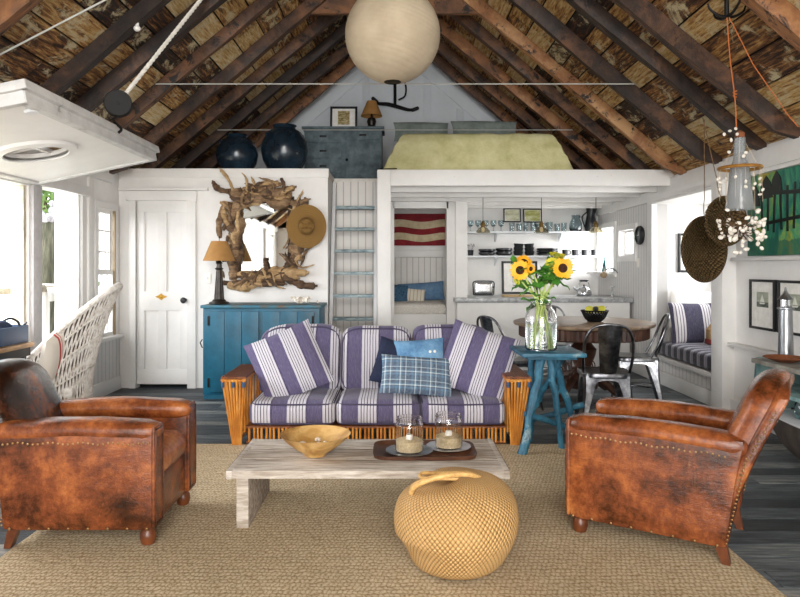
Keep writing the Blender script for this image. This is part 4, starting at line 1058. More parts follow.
# bed
quilt = mnoise('pale_olive_quilt', [(.3, '#b5b07a'), (.5, '#cdc896'), (.75, '#dfdbb0')], 5, rough=.9, bst=.5, bscale=40, bd=.01)
bed = T('loft_bed', 'low bed under a yellow-green quilt in the loft beneath the rafters', 'bed', (.90, 7.72, LZ))
m = MB()
def q_(u, v):
    x = -1.04+2.08*u; a = 2*u-1; b = 2*v-1
    top = .44
    e = max(0, abs(a)-.86)/.14; f = max(0, abs(b)-.80)/.2
    z = top*(1-max(e, f)**2.2)+.012*noise.noise(V((x*5, v*9, 0)))
    sx = (1-.12*(z/top)) if 1 else 1
    return V((x*sx*1.0, (b*.62+.0), max(.004, z)))
m.grid(q_, 70, 40); m.build('quilt', quilt, bed)
MB().rbox((0, .0, .17), (1.8, 1.1, .26), .05, 6).build('mattress', paint, bed)
pg = mnoise('grey_green_linen', [(.3, '#6f7a76'), (.7, '#97a29d')], 8, rough=.9, bst=.3)
for l, x, y, w in (('grey pillow at the left behind the loft quilt', .34, 8.47, .72), ('longer grey pillow at the right behind the loft quilt', 1.14, 8.40, .86)):
    tag(MB().pillow(w, .30, .16, 16, .06).build('bed_pillow', pg, loc=(x, y, LZ+.71), rot=(R(-25), 0, R(3))), l, 'pillow', 'pillows on the loft bed')
MB().rbox((0, .88, .25), (1.5, .5, .49), .05, 5).build('bed_head', plain('bed_grey_sheet', '#8c9490', .9), bed)  # plain grey block behind the mattress
# ---- ladderside small black things on the loft edge
tag(MB().tube(catmull([(-.16, 0, 0), (-.1, .01, .004), (-.04, -.01, .0), (.02, 0, .003)], 4), .006, 6).build('iron_strap', blackm, loc=(.0, 6.98, 2.317)), 'thin black iron strap lying on the loft edge above the post', 'strap')
# ================================================================ BUNK NOOK
nk = T('bunk_bed', 'white bunk with a nubby coverlet in the little nook behind the sofa', 'bed', (.30, 9.02, 0))
MB().box((0, -.0, .34), (.72, .98, .66)).build('bunk_base', paint, nk)
MB().rbox((0, -.0, .73), (.74, 1.0, .15), .05, 8, (0, 0, .01)).build('coverlet', mnoise('nubby_white', [(.3, '#cfc9bf'), (.7, '#f0ece4')], 60, rough=.95, bst=1, bd=.02, bscale=50), nk)
dblue = mnoise('blue_linen', [(.3, '#4f7093'), (.7, '#7596b5')], 10, rough=.9, bst=.3)
GN = 'pillows in the bunk nook'
pil('bunk_pillow', 'long plain blue pillow at the back of the bunk nook', 'pillow', .66, .27, .13, dblue, (.37, 9.32, .93), (R(-14), R(-4), 0), GN)
pil('bunk_pillow', 'dark blue patterned pillow at the left of the bunk nook', 'pillow', .24, .26, .1, mnoise('indigo_pattern', [(.4, '#23455f'), (.5, '#4d7390'), (.6, '#23455f')], 26, rough=.9), (.06, 9.05, .91), (R(-14), R(5), R(10)), GN)
pil('bunk_pillow', 'cream pillow in front of the blue one in the bunk nook', 'pillow', .31, .2, .1, stripes('cream_ticking', .05, [(0, '#e4dccb'), (.8, '#b5a78f')], 0, samt=.2), (.26, 9.10, .885), (R(-18), R(5), 0), GN)
# striped flag cloth on the nook back wall
def flagm(name, c): return mnoise(name, c, 8, (1, 1, 1), rough=.9, bst=.4, bscale=120)
fr_ = flagm('faded_red_cloth', [(.3, '#6e1720'), (.7, '#97272f')]); fw = flagm('aged_cream_cloth', [(.3, '#b5a283'), (.6, '#d3c4a3')])
fl = T('flag_banner', 'faded flag with red and cream stripes hanging in the bunk nook', 'flag', (.34, YB-.045, 1.80))
hh = [.10, .105, .085, .10, .07]; z = .25
for k, h in enumerate(hh):
    m = MB(); zz = z
    m.grid(lambda u, v: V((-.385+.77*u, -.012-.01*sin(u*14), zz-h*v+.018*sin(u*7.5+.5)*(0 if (k == 0 and v < .5) or (k == 4 and v > .5) else 1))), 30, 4)
    m.grid(lambda u, v: V((-.385+.77*u, -.008-.01*sin(u*14), zz-h*v+.018*sin(u*7.5+.5)*(0 if (k == 0 and v < .5) or (k == 4 and v > .5) else 1))), 30, 4, flip=True)
    m.build('red_stripe' if k % 2 == 0 else 'cream_stripe', fr_ if k % 2 == 0 else fw, fl); z -= h
MB().tube(catmull([(-.37, -.04, .14), (-.39, -.05, .05), (-.39, -.04, -.2)], 4), .01, 6).build('dark_cord', black, fl)
# ================================================================ KITCHEN
ctr = T('kitchen_counter', 'white kitchen counter with a grey stone top below the shelves', 'counter', (1.86, 8.18, 0))
MB().box((-.02, .1, .42), (2.14, .2, .84), bev=.004).box((.08, .6, .42), (1.94, .74, .84)).build('cabinet_body', paint, ctr)
MB().box((-.02, .09, .868), (2.2, .25, .055), bev=.006).box((.07, .60, .868), (1.96, .78, .055), bev=.006).build('worktop', mnoise('grey_stone', [(.3, '#6b6d6f'), (.5, '#9a9c9d'), (.7, '#c1c2c2')], 16, rough=.3, bst=.02), ctr)
shm_ = plain('shelf_paint', '#dfe3e6', .4)
for l, z in (('upper open kitchen shelf carrying glasses and two small pictures', 1.775), ('lower open kitchen shelf carrying dark dishes and mugs', 1.43)):
    t = T('wall_shelf', l, 'shelf', (1.93, 9.47, z), 0, 'open kitchen shelves')
    MB().box((0, 0, 0), (1.98, .25, .022), bev=.003).build('board', shm_, t)
    for x in (-.48, .45): MB().prism([(.12, -.011), (.12, -.13), (.105, -.13), (-.08, -.02), (-.08, -.011)], 0, x-.01, x+.01).build('bracket', shm_, t)
KZ = (1.787, 1.442)
dark = mnoise('dark_stoneware', [(.3, '#0f1013'), (.7, '#24262b')], 14, rough=.3, bst=.05)
def revolve(name, prof, mat, loc, label, cat, group=None, seg=20):
    return tag(MB().lathe(prof, seg=seg).build(name, mat, loc=loc), label, cat, group)
def kx(px, s=69.5): return (px-395)/s
# tumblers and goblets on the upper shelf
def cupprof(r0, r1, h, w=.003): return [(0, 0), (r0, 0), (r1, h), (r1-w, h), (r0-w, .008), (0, .008)]
pn = ['next to the white post', 'second from the post', 'third from the post', 'fourth from the post', 'fifth, beside the plain tumblers']
for k in range(5):
    g = T('goblet', 'blue stemmed goblet on the upper shelf, %s' % pn[k], 'glass', (kx(470+k*7.6), 9.44, KZ[0]), 0, 'goblets on the upper shelf')
    MB().lathe([(0, 0), (.032, 0), (.03, .006), (.006, .012), (.006, .06), (.02, .075)], seg=16).build('stem', glb, g)
    MB().lathe([(.008, .07), (.034, .085), (.042, .12), (.038, .16), (.035, .16), (.038, .12), (.03, .088), (0, .078)], seg=16).build('bowl', glb, g)
tm = MB().lathe(cupprof(.032, .04, .125), seg=16).build('tumbler', glb, loc=(kx(511), 9.43, KZ[0]))
tag(tm, 'clear tumbler on the upper shelf, first to the right of the goblets', 'glass', 'tumblers on the upper shelf')
where = ['below the left little picture', 'between the two little pictures', 'below the right little picture', 'left of the middle pendant lamp', 'directly behind the middle pendant lamp', 'right of the middle pendant lamp', 'two left of the glass pitcher', 'next to the glass pitcher']
for k, px in enumerate((518, 525, 532, 537.5, 543, 549, 556, 563)):
    c = dup(tm, (kx(px), 9.43+(.02 if k % 2 else 0), KZ[0]), label='clear tumbler on the upper shelf, %s' % where[k], sc_=(1, 1, .9+.1*(k % 3)))
gj = T('glass_pitcher', 'round clear glass pitcher on the upper shelf near the black jug', 'pitcher', (kx(574.5), 9.43, KZ[0]))
MB().lathe([(0, 0), (.07, 0), (.09, .04), (.085, .12), (.055, .18), (.06, .235), (.056, .235), (.051, .18), (.08, .12), (.085, .04), (.06, .006), (0, .006)], seg=24).build('pitcher_body', glb, gj)
MB().tube(catmull([(.055, 0, .21), (.11, 0, .2), (.12, 0, .12), (.085, 0, .07)], 5), .008, 7).build('handle', glb, gj)
bj = T('black_jug', 'tall black enamel jug leaning at the right end of the upper shelf', 'jug', (kx(589), 9.42, KZ[0]))
MB().lathe([(0, 0), (.07, 0), (.085, .05), (.07, .15), (.055, .24), (.08, .33), (.075, .33), (.05, .24), (.06, .1), (0, .01)], seg=24, fn=lambda p, u, v: (p.x+.06*max(0, p.z-.2)*2, p.y, p.z)).build('jug_body', dark, bj)
MB().tube(catmull([(-.05, 0, .28), (-.12, 0, .2), (-.08, 0, .06)], 6), .01, 7).build('handle', dark, bj)
a1 = picmat('beach_art', [(.3, '#6b6a4a'), (.5, '#c9c8a8'), (.7, '#e3e2d2')]); a2 = picmat('field_art', [(.3, '#4b5a2c'), (.5, '#a8a862'), (.7, '#dfe0c2')])
frame('small_picture', 'small landscape in a black frame, left of the pair on the upper shelf', .25, .2, .016, (kx(512.5), 9.53, KZ[0]+.24), (R(-4), 0, 0), black, a1, artsize=(.2, .155, 0, 0), group='little pictures over the glasses')
frame('small_picture', 'small landscape in a black frame, right of the pair behind the lamp', .27, .2, .016, (kx(533), 9.53, KZ[0]+.235), (R(-4), 0, 0), black, a2, artsize=(.22, .155, 0, 0), group='little pictures over the glasses')
# dark dishes on the lower shelf
cp = T('flower_cup', 'dark little cup holding pale flowers at the left of the lower shelf', 'cup', (kx(470), 9.42, KZ[1]))
MB().lathe(cupprof(.035, .045, .08), seg=18).build('cup_body', dark, cp)
m = MB()
for k in range(9):
    a = k*2.4; m.tube([(0, 0, .03), (.05*cos(a), .03*sin(a), .14+.01*(k % 3))], .002, 4); m.sph((.05*cos(a), .03*sin(a), .14+.01*(k % 3)), .012, 7, 5)
m.build('flowers', plain('dusty_flower', '#a9a2a5', .8), cp)
def bowlstack(px, r, h, n, lab, grp='dark dishes on the lower shelf'):
    t = T('stoneware_bowl', lab, 'bowl', (kx(px), 9.42, KZ[1]), 0, grp)
    for q in range(n):
        MB().lathe([(0, q*h), (r*.7, q*h), (r*.98, q*h+h*.5), (r, q*h+h*1.05), (r-.005, q*h+h*1.05), (r*.6, q*h+.012), (0, q*h+.012)], seg=26).build('rim_ring' if q else 'bowl_body', dark, t)
bowlstack(486, .118, .045, 2, 'wide low dark bowls stacked left on the lower shelf')
bowlstack(503, .118, .052, 2, 'wide dark bowls stacked second from the left on the lower shelf')
for l, px, a in (('tall dark cup pile tilted, left one above the framed print', 517, R(4)), ('tall dark cup pile tilted, right one above the framed print', 528.5, R(-3))):
    t = T('cup_pile', l, 'cups', (kx(px), 9.42, KZ[1]), 0, 'dark dishes on the lower shelf', rot=(0, a, 0))
    for q in range(3): MB().lathe([(0, q*.055), (.055, q*.055), (.072, q*.055+.06), (.067, q*.055+.06), (.05, q*.055+.01), (0, q*.055+.01)], seg=22).build('cup', dark, t)
bowlstack(546, .15, .034, 3, 'widest pile of dark plates in the middle of the lower shelf')
mg = T('dark_mug', 'dark mug on the lower shelf, first right of the plate pile', 'mug', (kx(564), 9.42, KZ[1]), 0, 'mugs on the lower shelf')
MB().lathe(cupprof(.042, .044, .085, .004), seg=20).build('mug_body', dark, mg)
MB().tube(catmull([(.042, 0, .07), (.07, 0, .065), (.072, 0, .03), (.042, 0, .018)], 4), .006, 6).build('handle', dark, mg)
for px, l in ((573.5, 'dark mug on the lower shelf, second right of the plate pile'), (583, 'dark mug on the lower shelf, next to the last one'), (592.5, 'dark mug on the lower shelf, last one by the bright window')): dup(mg, (kx(px), 9.42, KZ[1]), label=l)
# counter things
ts = T('toaster', 'chrome toaster on the stone counter below the lower shelf', 'toaster', (kx(482, 73), 8.95, .897))
MB().rbox((0, 0, .10), (.26, .17, .17), .03, 7).build('toaster_body', silver, ts)
m = MB()
for sx in (-1, 1): m.tube(catmull([(sx*.135, -.07, .01), (sx*.14, -.07, .1), (sx*.13, -.07, .185), (sx*.0, -.07, .195)], 5), .008, 6)
m.build('black_trim', black, ts); MB().box((.145, 0, .11), (.03, .03, .02), bev=.004).build('lever', black, ts)
MB().box((0, 0, .008), (.25, .16, .016)).build('base', black, ts)
frame('framed_print', 'large black framed abstract print propped behind the sunflowers', .50, .46, .03, (kx(518.5, 71), 9.22, .897+.235), (R(-5), 0, 0), black, picmat('ink_art', [(.44, '#23252c'), (.5, '#6a6a72'), (.56, '#e8e6e2')], 6), artsize=(.2, .24, -.0, 0))
tag(MB().box((0, 0, 0), (.48, .26, .02), bev=.006).build('cutting_board', mnoise('maple', [(.3, '#b08d5c'), (.7, '#d8bb8c')], 5, (1, 6, 1)), loc=(kx(520, 76), 8.62, .906)), 'pale wooden cutting board on the counter behind the sunflowers', 'cutting board')
kt = T('tea_kettle', 'shiny metal kettle with black handle on the counter', 'kettle', (kx(583.5, 75.5), 8.72, .897))
MB().lathe([(0, 0), (.09, 0), (.1, .02), (.095, .06), (.07, .10), (.03, .125), (0, .128)], seg=28).build('kettle_body', silver, kt)
MB().tube(catmull([(-.07, 0, .07), (-.12, 0, .1), (-.14, 0, .125)], 4), lambda t: .02-.01*t, 8).build('spout', silver, kt)
MB().tube(catmull([(-.07, 0, .10), (-.06, 0, .17), (0, 0, .195), (.06, 0, .17), (.07, 0, .10)], 5), .005, 6).build('bail', silver, kt)
MB().rbox((0, 0, .2), (.12, .025, .025), .012, 4).build('handle', black, kt); MB().sph((0, 0, .138), .014, 10, 7).build('lid_knob', black, kt)
fc = T('kitchen_faucet', 'chrome gooseneck faucet rising at the right end of the counter', 'faucet', (kx(619, 75.5), 8.74, .897))
MB().tube(catmull([(0, 0, 0), (0, 0, .22), (-.02, 0, .31), (-.09, 0, .36), (-.17, 0, .35), (-.2, 0, .31)], 6), .012, 9).build('spout', silver, fc)
for x in (-.09, .06): MB().lathe([(0, 0), (.022, 0), (.02, .02), (.012, .03), (.014, .1), (.02, .12), (0, .13)], seg=14).build('valve', silver, fc, loc=(x, 0, 0))
m = MB().cyl((-.11, 0, .12), (-.05, 0, .12), .006, seg=6); m.build('lever', silver, fc); MB().cyl((.04, 0, .12), (.10, 0, .13), .006, seg=6).build('lever', silver, fc)
tag(MB().sph((0, 0, 0), (.045, .03, .04), 14, 10, lambda c: c*(1+.25*noise.noise(c*40))).build('sea_sponge', mnoise('sponge', [(.3, '#8a7358'), (.7, '#c9b48f')], 30, rough=1, bst=1), loc=(kx(619, 75.5)-.2, 8.74, 1.175)), 'tan sea sponge hanging from the tip of the kitchen faucet', 'sponge')
MB().cyl((0, 0, .03), (.0, .0, .11), .003, seg=5).build('loop', plain('string', '#d8cdb8', .9), bpy.data.objects['sea_sponge'])
tag(MB().lathe([(0, 0), (.035, 0), (.036, .02), (.02, .12), (.008, .16), (.012, .2), (0, .2)], seg=16).build('teal_bottle', plain('teal_glass', '#0f5a5c', .15), loc=(XR-.1, 8.98, 1.216)), 'small teal bottle on the ledge of the bright kitchen window', 'bottle')
ck = T('wall_clock', 'round black wall clock on the boarded wall right of the kitchen', 'clock', (XR-.0, 7.90, 1.66), rot=(0, R(-90), 0))
MB().lathe([(0, 0), (.105, 0), (.115, .015), (.11, .04), (.09, .05), (.082, .03), (0, .03)], seg=36).build('case', black, ck)
MB().lathe([(0, .031), (.08, .031), (0, .034)], seg=30).build('dial', plain('dial_dark', '#3a3d42', .4), ck)
MB().box((.02, 0, .037), (.05, .006, .002)).build('hand', plain('white_hand', '#ece8e0', .4), ck); MB().box((0, .025, .038), (.005, .055, .002)).build('hand', plain('white_hand2', '#ece8e0', .4), ck)
tag(MB().box((0, 0, 0), (.01, .07, .11), bev=.003).box((-.009, 0, 0), (.012, .014, .03), bev=.002).build('light_switch', plain('ivory2', '#efece4', .4), loc=(XR-.006, 8.0, 1.33)), 'small light switch under the round clock on the boarded wall', 'light switch')
# pendants
pl = T('pendant_lamp', 'small glass bell pendant lamp, leftmost over the counter', 'pendant lamp', (kx(483, 81), 8.15, 1.72), 0, 'glass pendants over the counter')
MB().cyl((0, 0, .1), (0, 0, .47), .004, seg=6).build('cord', black, pl)
MB().lathe([(0, .05), (.028, .05), (.03, .09), (.02, .11), (.012, .13), (0, .13)], seg=16).build('socket', plain('aged_brass', '#7b6238', .35, 1), pl)
MB().lathe([(.088, -.02), (.082, .01), (.05, .045), (.025, .06), (.022, .06), (.047, .042), (.078, .01), (.084, -.02)], seg=28).build('glass_shade', glass('ribbed_glass', '#cfcab8', .12), pl)
bulbm = NT('warm_bulb'); bulbm.fin('#fff2d8', .4); bulbm.b.inputs['Emission Color'].default_value = lin('#ffe6b8'); bulbm.b.inputs['Emission Strength'].default_value = .25; bulbm = bulbm.m
MB().sph((0, 0, .02), (.022, .022, .03), 12, 8).build('bulb', bulbm, pl)
for px, l in ((541.5, 'small glass bell pendant lamp, in the middle over the counter'), (596, 'small glass bell pendant lamp, rightmost over the counter')): dup(pl, (kx(px, 81), 8.15, 1.72), label=l)
# ================================================================ RIGHT SIDE
ws = T('alcove_bench', 'built-in white bench with a striped cushion in the right alcove', 'bench', (XR, 6.70, 0))
MB().box((.38, 0, .145), (.74, 1.5, .29)).build('bench_base', beady, ws)
MB().box((-.01, 0, .275), (.05, 1.5, .04), bev=.004).build('front_rail', paint, ws)
bst_ = stripes('dark_check_stripe', .15, [(0, '#1d1d2c'), (.45, '#7b7a86'), (.55, '#8f8c98'), (.62, '#1d1d2c'), (.66, '#8f8c98'), (.9, '#26263a')], 1, .02, slub='#c9c6cf', samt=.25)
MB().rbox((.37, 0, .375), (.73, 1.5, .155), .04, 9, (0, 0, .015)).build('seat_cushion', bst_, ws)
GA = 'pillows on the window seat'
aps = stripes('grey_purple_stripe', .30, [(0, '#3b384c'), (.3, '#c9c5c8'), (.36, '#6f6a74'), (.40, '#cfcbcd'), (.47, '#6f6a74'), (.5, '#cfcbcd'), (.56, '#77707c'), (.60, '#c9c5c8'), (.66, '#3b384c')], 0, .16, slub='#aeaab4', samt=.2)
pil('seat_pillow', 'large purple and grey striped pillow on the window seat', 'pillow', .62, .46, .15, aps, (3.30, 7.20, .665), (R(-12), 0, R(4)), GA)
blst = stripes('white_blue_band', .9, [(0, '#efece6'), (.40, '#2f5f86'), (.425, '#efece6'), (.445, '#2f5f86'), (.50, '#efece6'), (.52, '#2f5f86'), (.545, '#efece6')], 0, .43, samt=.05)
pil('seat_pillow', 'white pillow with blue bands standing behind the striped one', 'pillow', .60, .46, .14, blst, (3.36, 7.36, .80), (R(-10), R(6), 0), GA)
hs = T('wooden_house', 'little wooden house block with a red base on the window seat', 'ornament', (3.34, 6.92, .475))
MB().prism([(-.06, .05), (.06, .05), (.06, .15), (.0, .22), (-.06, .15)], 1, -.04, .04).build('house_body', mnoise('pale_block_wood', [(.3, '#a07c50'), (.7, '#d0b184')], 8), hs)
MB().box((0, 0, .025), (.14, .1, .05), bev=.004).build('base', plain('red_block', '#8c2f2a', .6), hs)
frame('framed_print', 'black framed print on the far wall of the window seat alcove', .34, .44, .025, (3.38, AY1-.0, 1.44), (0, 0, 0), black, picmat('dune_art', [(.4, '#b9b5a8'), (.6, '#dcd9cf')]), artsize=(.16, .2, 0, 0))
# painting on the ledge
def paintmat():
    n = NT('canvas_paint'); v = n.coord(); sp = n.n('ShaderNodeSeparateXYZ', {0: v}).outputs
    f = n.noise(n.coord('Object', (1, 1, .5)), 5, 8, .7, .8)
    c = n.ramp(f, [(.3, '#0b3b34'), (.42, '#1d6a5c'), (.52, '#3f8f6a'), (.6, '#8aa53e'), (.68, '#c98a1e'), (.78, '#7a2f16')])
    f2 = n.noise(n.coord('Object', (1, 1, .25)), 14, 5, .7)
    c = n.mix(n.ramp(f2, [(.5, '#000000'), (.62, '#9a9a9a')]), c, '#14383a')
    low = n.math('LESS_THAN', n.math('ADD', sp[2], n.math('MULTIPLY', f, .2)), -.12)
    c = n.mix(n.math('MULTIPLY', low, .75), c, '#1b5a4a'); n.bump(f2, .4, .005)
    return n.fin(c, .45)
pt = T('fence_painting', 'large green and orange painting of a dark gate on the right wall ledge', 'painting', (XR-.028, 4.86, 1.715))
MB().box((0, 0, 0), (.035, 1.16, .69), bev=.003).build('canvas', paintmat(), pt)
m = MB(); dk_ = plain('black_green_paint', '#0d1512', .5)
for k in range(9): m.box((-.020, .36-k*.085, .0+.015*(k % 2)), (.006, .022, .34), rotm(R((k % 3-1)*3)))
m.box((-.021, .02, .12), (.006, .75, .03), rotm(R(4))).box((-.021, .02, -.08), (.006, .75, .026), rotm(R(-3)))
for y, z, s_ in ((.30, .22, .09), (.46, .17, .07), (.16, .24, .08), (-.3, .2, .1)):
    m.prism([(y-s_, z-.12), (y+s_, z-.12), (y+s_*.7, z), (y, z+.06), (y-s_*.7, z)], 0, -.0225, -.018)
m.build('painted_gate', dk_, pt)
# sailing prints under the ledge
def sail(name):
    n = NT(name); f = n.noise(n.coord('Object', (1, 1, 3)), 9, 5, .6); sp = n.n('ShaderNodeSeparateXYZ', {0: n.coord()}).outputs
    low = n.math('LESS_THAN', sp[2], -.02); c = n.mix(low, n.ramp(f, [(.3, '#8f9484'), (.7, '#b7bba9')]), n.ramp(f, [(.4, '#3e443e'), (.6, '#6d746a')])); return n.fin(c, .6)
for k, (l, y, w) in enumerate((('small sailing boat print in black frame, nearer the white post', 5.26, .36), ('small sailing boat print in black frame, half hidden by the metal lighthouse', 4.83, .42))):
    t = T('sailing_print', l, 'picture', (XR-.018, y, .98), rot=(0, 0, R(-90)), group='sailing prints on the right wall'); w_ = w; h = .40; bw = .02
    m = MB(); m.box((-w_/2+bw/2, 0, 0), (bw, .03, h), bev=.002).box((w_/2-bw/2, 0, 0), (bw, .03, h), bev=.002).box((0, 0, h/2-bw/2), (w_-2*bw, .03, bw), bev=.002).box((0, 0, -h/2+bw/2), (w_-2*bw, .03, bw), bev=.002); m.build('frame', black, t)
    MB().box((0, .002, 0), (w_-.03, .006, h-.03)).build('mount', plain('mount%d' % k, '#eceae4', .8), t)
    p = MB().box((0, -.003, 0), (.16, .005, .12)).build('print', sail('sail_print_%d' % k), t, loc=(0, 0, .04))
    m = MB().prism([(0, .045), (.035, -.02), (0, -.02)], 1, -.0075, -.006).prism([(-.004, .035), (-.028, -.018), (-.004, -.018)], 1, -.0075, -.006).prism([(-.04, -.024), (.045, -.024), (.03, -.036), (-.028, -.036)], 1, -.0075, -.006)
    m.build('boat', plain('ink_%d' % k, '#e2e4da' if k == 0 else '#dfe2d6', .6), p)
# hull shaped shelf unit
hullm = mnoise('teal_hull_paint', [(.3, '#4d6f70'), (.5, '#7f9f9e'), (.7, '#a9bcb8'), (.85, '#7a5a40')], 6, rough=.6)
hu = T('boat_shelf', 'old half-boat turned into a low shelf unit behind the right armchair', 'shelf', (2.68, 3.98, 0)); hu.scale = (.76, .72, 1)
def hull(u, v, o=0):
    # u along y, v around the section: from keel (left) up to rim
    y = -.95+1.75*u; k = max(0.0, 1-abs((u-.45)/.56)**2.6); a = pi*v
    return V((.34*cos(pi-a)*k**.5*(1) , y, .30-(.30-o)*sin(a)*k**.6+0))
m = MB(); m.grid(lambda u, v: hull(u, v), 24, 14); m.grid(lambda u, v: hull(u, v, .02)+V((0, 0, .012)), 24, 14, flip=True)
m.build('hull', mnoise('dark_hull_wood', [(.3, '#241f1b'), (.6, '#4a4038'), (.85, '#6e655a')], 7, rough=.6), hu)
for z in (.30, .47):
    MB().box((0, -.05, z), (.62, 1.5, .025), bev=.004).build('shelf_board', paintL if z < .4 else hullm, hu)
MB().box((0, -.05, .645), (.66, 1.55, .03), bev=.005).build('shelf_top', mnoise('weathered_grey_top', [(.3, '#6e6a62'), (.7, '#a9a59b')], 6), hu)
MB().box((.3, -.05, .47), (.02, 1.5, .34)).build('back_panel', hullm, hu)
MB().sheet(lambda u, v: V((.33*sin(u*pi-pi/2)*(1-.12*v), .70+.12*cos(u*pi-pi/2), .30+.36*v)), 16, 4, (0, .014, 0)).build('curved_end', hullm, hu)
MB().sheet(lambda u, v: V((.33*sin(u*pi-pi/2)*(1-.12*v), -.82-.1*cos(u*pi-pi/2), .30+.36*v)), 16, 4, (0, -.014, 0)).build('curved_end', hullm, hu)
lh = T('metal_lighthouse', 'tall galvanised metal lighthouse lantern on the boat shelf', 'lantern', (2.64, 4.46, .661))
galv = mnoise('galvanised', [(.3, '#6a6d70'), (.5, '#9a9da0'), (.75, '#d3d5d6')], 9, (1, 1, .3), rough=.3, metal=.9)
MB().lathe([(0, 0), (.056, 0), (.056, .008), (.048, .012), (.04, .33), (.052, .335), (.052, .345), (.03, .35), (0, .35)], seg=28).build('tower', galv, lh)
MB().cyl((0, 0, .35), (0, 0, .40), .022, seg=12).build('lantern_glass', gl, lh)
m = MB()
for k in range(6): m.cyl((.028*cos(k*pi/3), .028*sin(k*pi/3), .345), (.028*cos(k*pi/3), .028*sin(k*pi/3), .405), .003, seg=5)
m.build('gallery_bars', galv, lh)
MB().lathe([(0, .40), (.05, .40), (.02, .435), (.008, .46), (.006, .48), (0, .485)], seg=24).build('roof_cap', galv, lh)
rust = mnoise('rust', [(.3, '#5c2f18'), (.7, '#99582c')], 12, rough=.8)
tag(MB().lathe([(0, .0), (.05, 0), (.13, .03), (.12, .035), (.04, .01), (0, .01)], seg=28).build('rusty_dish', rust, loc=(2.54, 4.30, .661)), 'rusty shallow metal dish on the boat shelf beside the lighthouse', 'dish')
bx = T('dark_box', 'dark navy lidded box on the boat shelf right of the lighthouse', 'box', (2.74, 4.08, .661))
MB().box((0, 0, .045), (.3, .26, .09), bev=.006).build('box_body', plain('navy_box', '#1a2029', .4), bx); MB().box((0, 0, .1), (.31, .27, .02), bev=.005).build('lid', plain('navy_lid', '#20262f', .35), bx)
MB().tube(catmull([(-.05, 0, .11), (-.03, 0, .135), (.03, 0, .135), (.05, 0, .11)], 4), .006, 6).build('handle', blackm, bx)
MB_ = tag(MB().rbox((0, 0, 0), (.26, .3, .11), .04, 7, (0, 0, .01)).build('folded_cloth', mnoise('oat_cloth', [(.3, '#9a917f'), (.7, '#cfc8b8')], 10, rough=.95), loc=(2.64, 3.96, .545)), 'folded oatmeal cloth inside the boat shelf', 'cloth')
tag(MB().lathe([(0, 0), (.045, 0), (.05, .02), (.05, .09), (.03, .12), (.03, .13), (0, .13)], seg=20).build('glass_float', glb, loc=(2.60, 4.2, .314)), 'clear glass jar in the lower part of the boat shelf', 'jar')
# hanging baskets
bsk = weave('dark_willow', '#7d6440', '#150e07', 78, 60, .75, False, 1.2, .02, None, True)
def hb(name, label, loc, w, h, d, rot):
    t = T(name, label, 'basket', loc, rot=rot, group='woven baskets hanging by the white post')
    m = MB(); m.lathe([(0, -d), (.35, -d*.96), (.7, -d*.75), (.9, -d*.45), (1.0, 0), (.96, .005), (.86, -d*.4), (.66, -d*.68), (0, -d*.88)], seg=72, fn=lambda p, u, v: (p.x*w/2*(1+.04*sin(8*pi*u)), p.y*h/2*(1+.03*cos(6*pi*u+1)), p.z+.006*sin(40*pi*u)*(v > .1)))
    m.build('basket_body', bsk, t)
    m = MB(); m.tube([(w/2*1.0*cos(a), h/2*1.0*sin(a), .0) for a in [k*2*pi/48 for k in range(48)]], .014, 8, closed=True); m.build('rim', bsk, t)
    MB().tube(catmull([(0, h/2, 0), (0, h/2+.08, -.01), (.0, h/2+.16, 0)], 4)+[V((0, roofz(loc[0])-loc[2], 0))], .004, 6).build('hanging_loop', mnoise('loop_'+label[:5], [(.3, '#4a3420'), (.7, '#8a6a44')], 20), t)
    return t
hb('hanging_basket', 'long flat brown woven basket hanging lower, by the window seat', (2.62, 5.59, 1.43), .40, .54, .10, (R(90), R(0), R(8)))
hb('hanging_basket', 'smaller round olive-brown woven basket hanging above the long one', (2.66, 5.30, 1.65), .37, .38, .12, (R(90), R(-15), R(14)))
# ---- shell chandelier on twine from the grapnel
CH = V((2.09, 4.0, 1.88))
tw = plain('orange_twine', '#b0622e', .8)
hk = T('grapnel_hook', 'black iron grapnel hook hanging from the roof at the upper right', 'hook', (2.01, 4.0, 2.80))
RZ = roofz(2.01)-.02
MB().cyl((0, 0, .0), (0, 0, RZ-2.80), .015, .012, 8).build('shank', blackm, hk)
for k in range(4):
    a = k*pi/2+.15; MB().tube(catmull([(0, 0, .0), (.05*cos(a), .05*sin(a), .0), (.11*cos(a), .11*sin(a), .035), (.125*cos(a), .125*sin(a), .07)], 5), lambda t: .011-.006*t, 7).build('claw', blackm, hk)
tag(MB().tube(catmull([(2.012, 4.0, 2.79), (2.03, 4.0, 2.55), (2.06, 4.0, 2.3), (2.07, 4.0, 2.11)], 5), .0035, 6).tube([(2.06+.01*cos(k), 4+.01*sin(k), 2.31+k*.003) for k in range(14)], .004, 5).build('twine', tw), 'orange twine running from the grapnel down to the shell mobile', 'twine', 'orange twine pieces')
tag(MB().tube([(2.02, 3.99, 2.79), (2.16, 3.98, 2.50), (2.36, 3.97, 2.20), (2.42, 3.96, 2.12), (2.5, 3.9, 2.5)][:4]+[], .003, 6).build('twine', tw), 'second orange twine slanting from the grapnel toward the wall', 'twine', 'orange twine pieces')
chd = T('shell_chandelier', 'hanging mobile of white shells around a copper ring, front right', 'mobile', CH, sc_=.9)
gp = NT('frosted_funnel'); gp.fin('#dfe3e6', .25); gp.b.inputs['Transmission Weight'].default_value = .85; gp = gp.m
MB().lathe([(.02, .22), (.035, .2), (.04, .06), (.06, .0), (.075, -.15), (.09, -.28), (.086, -.28), (.07, -.15), (.055, 0), (.035, .06), (.03, .2)], seg=28).build('glass_funnel', gp, chd)
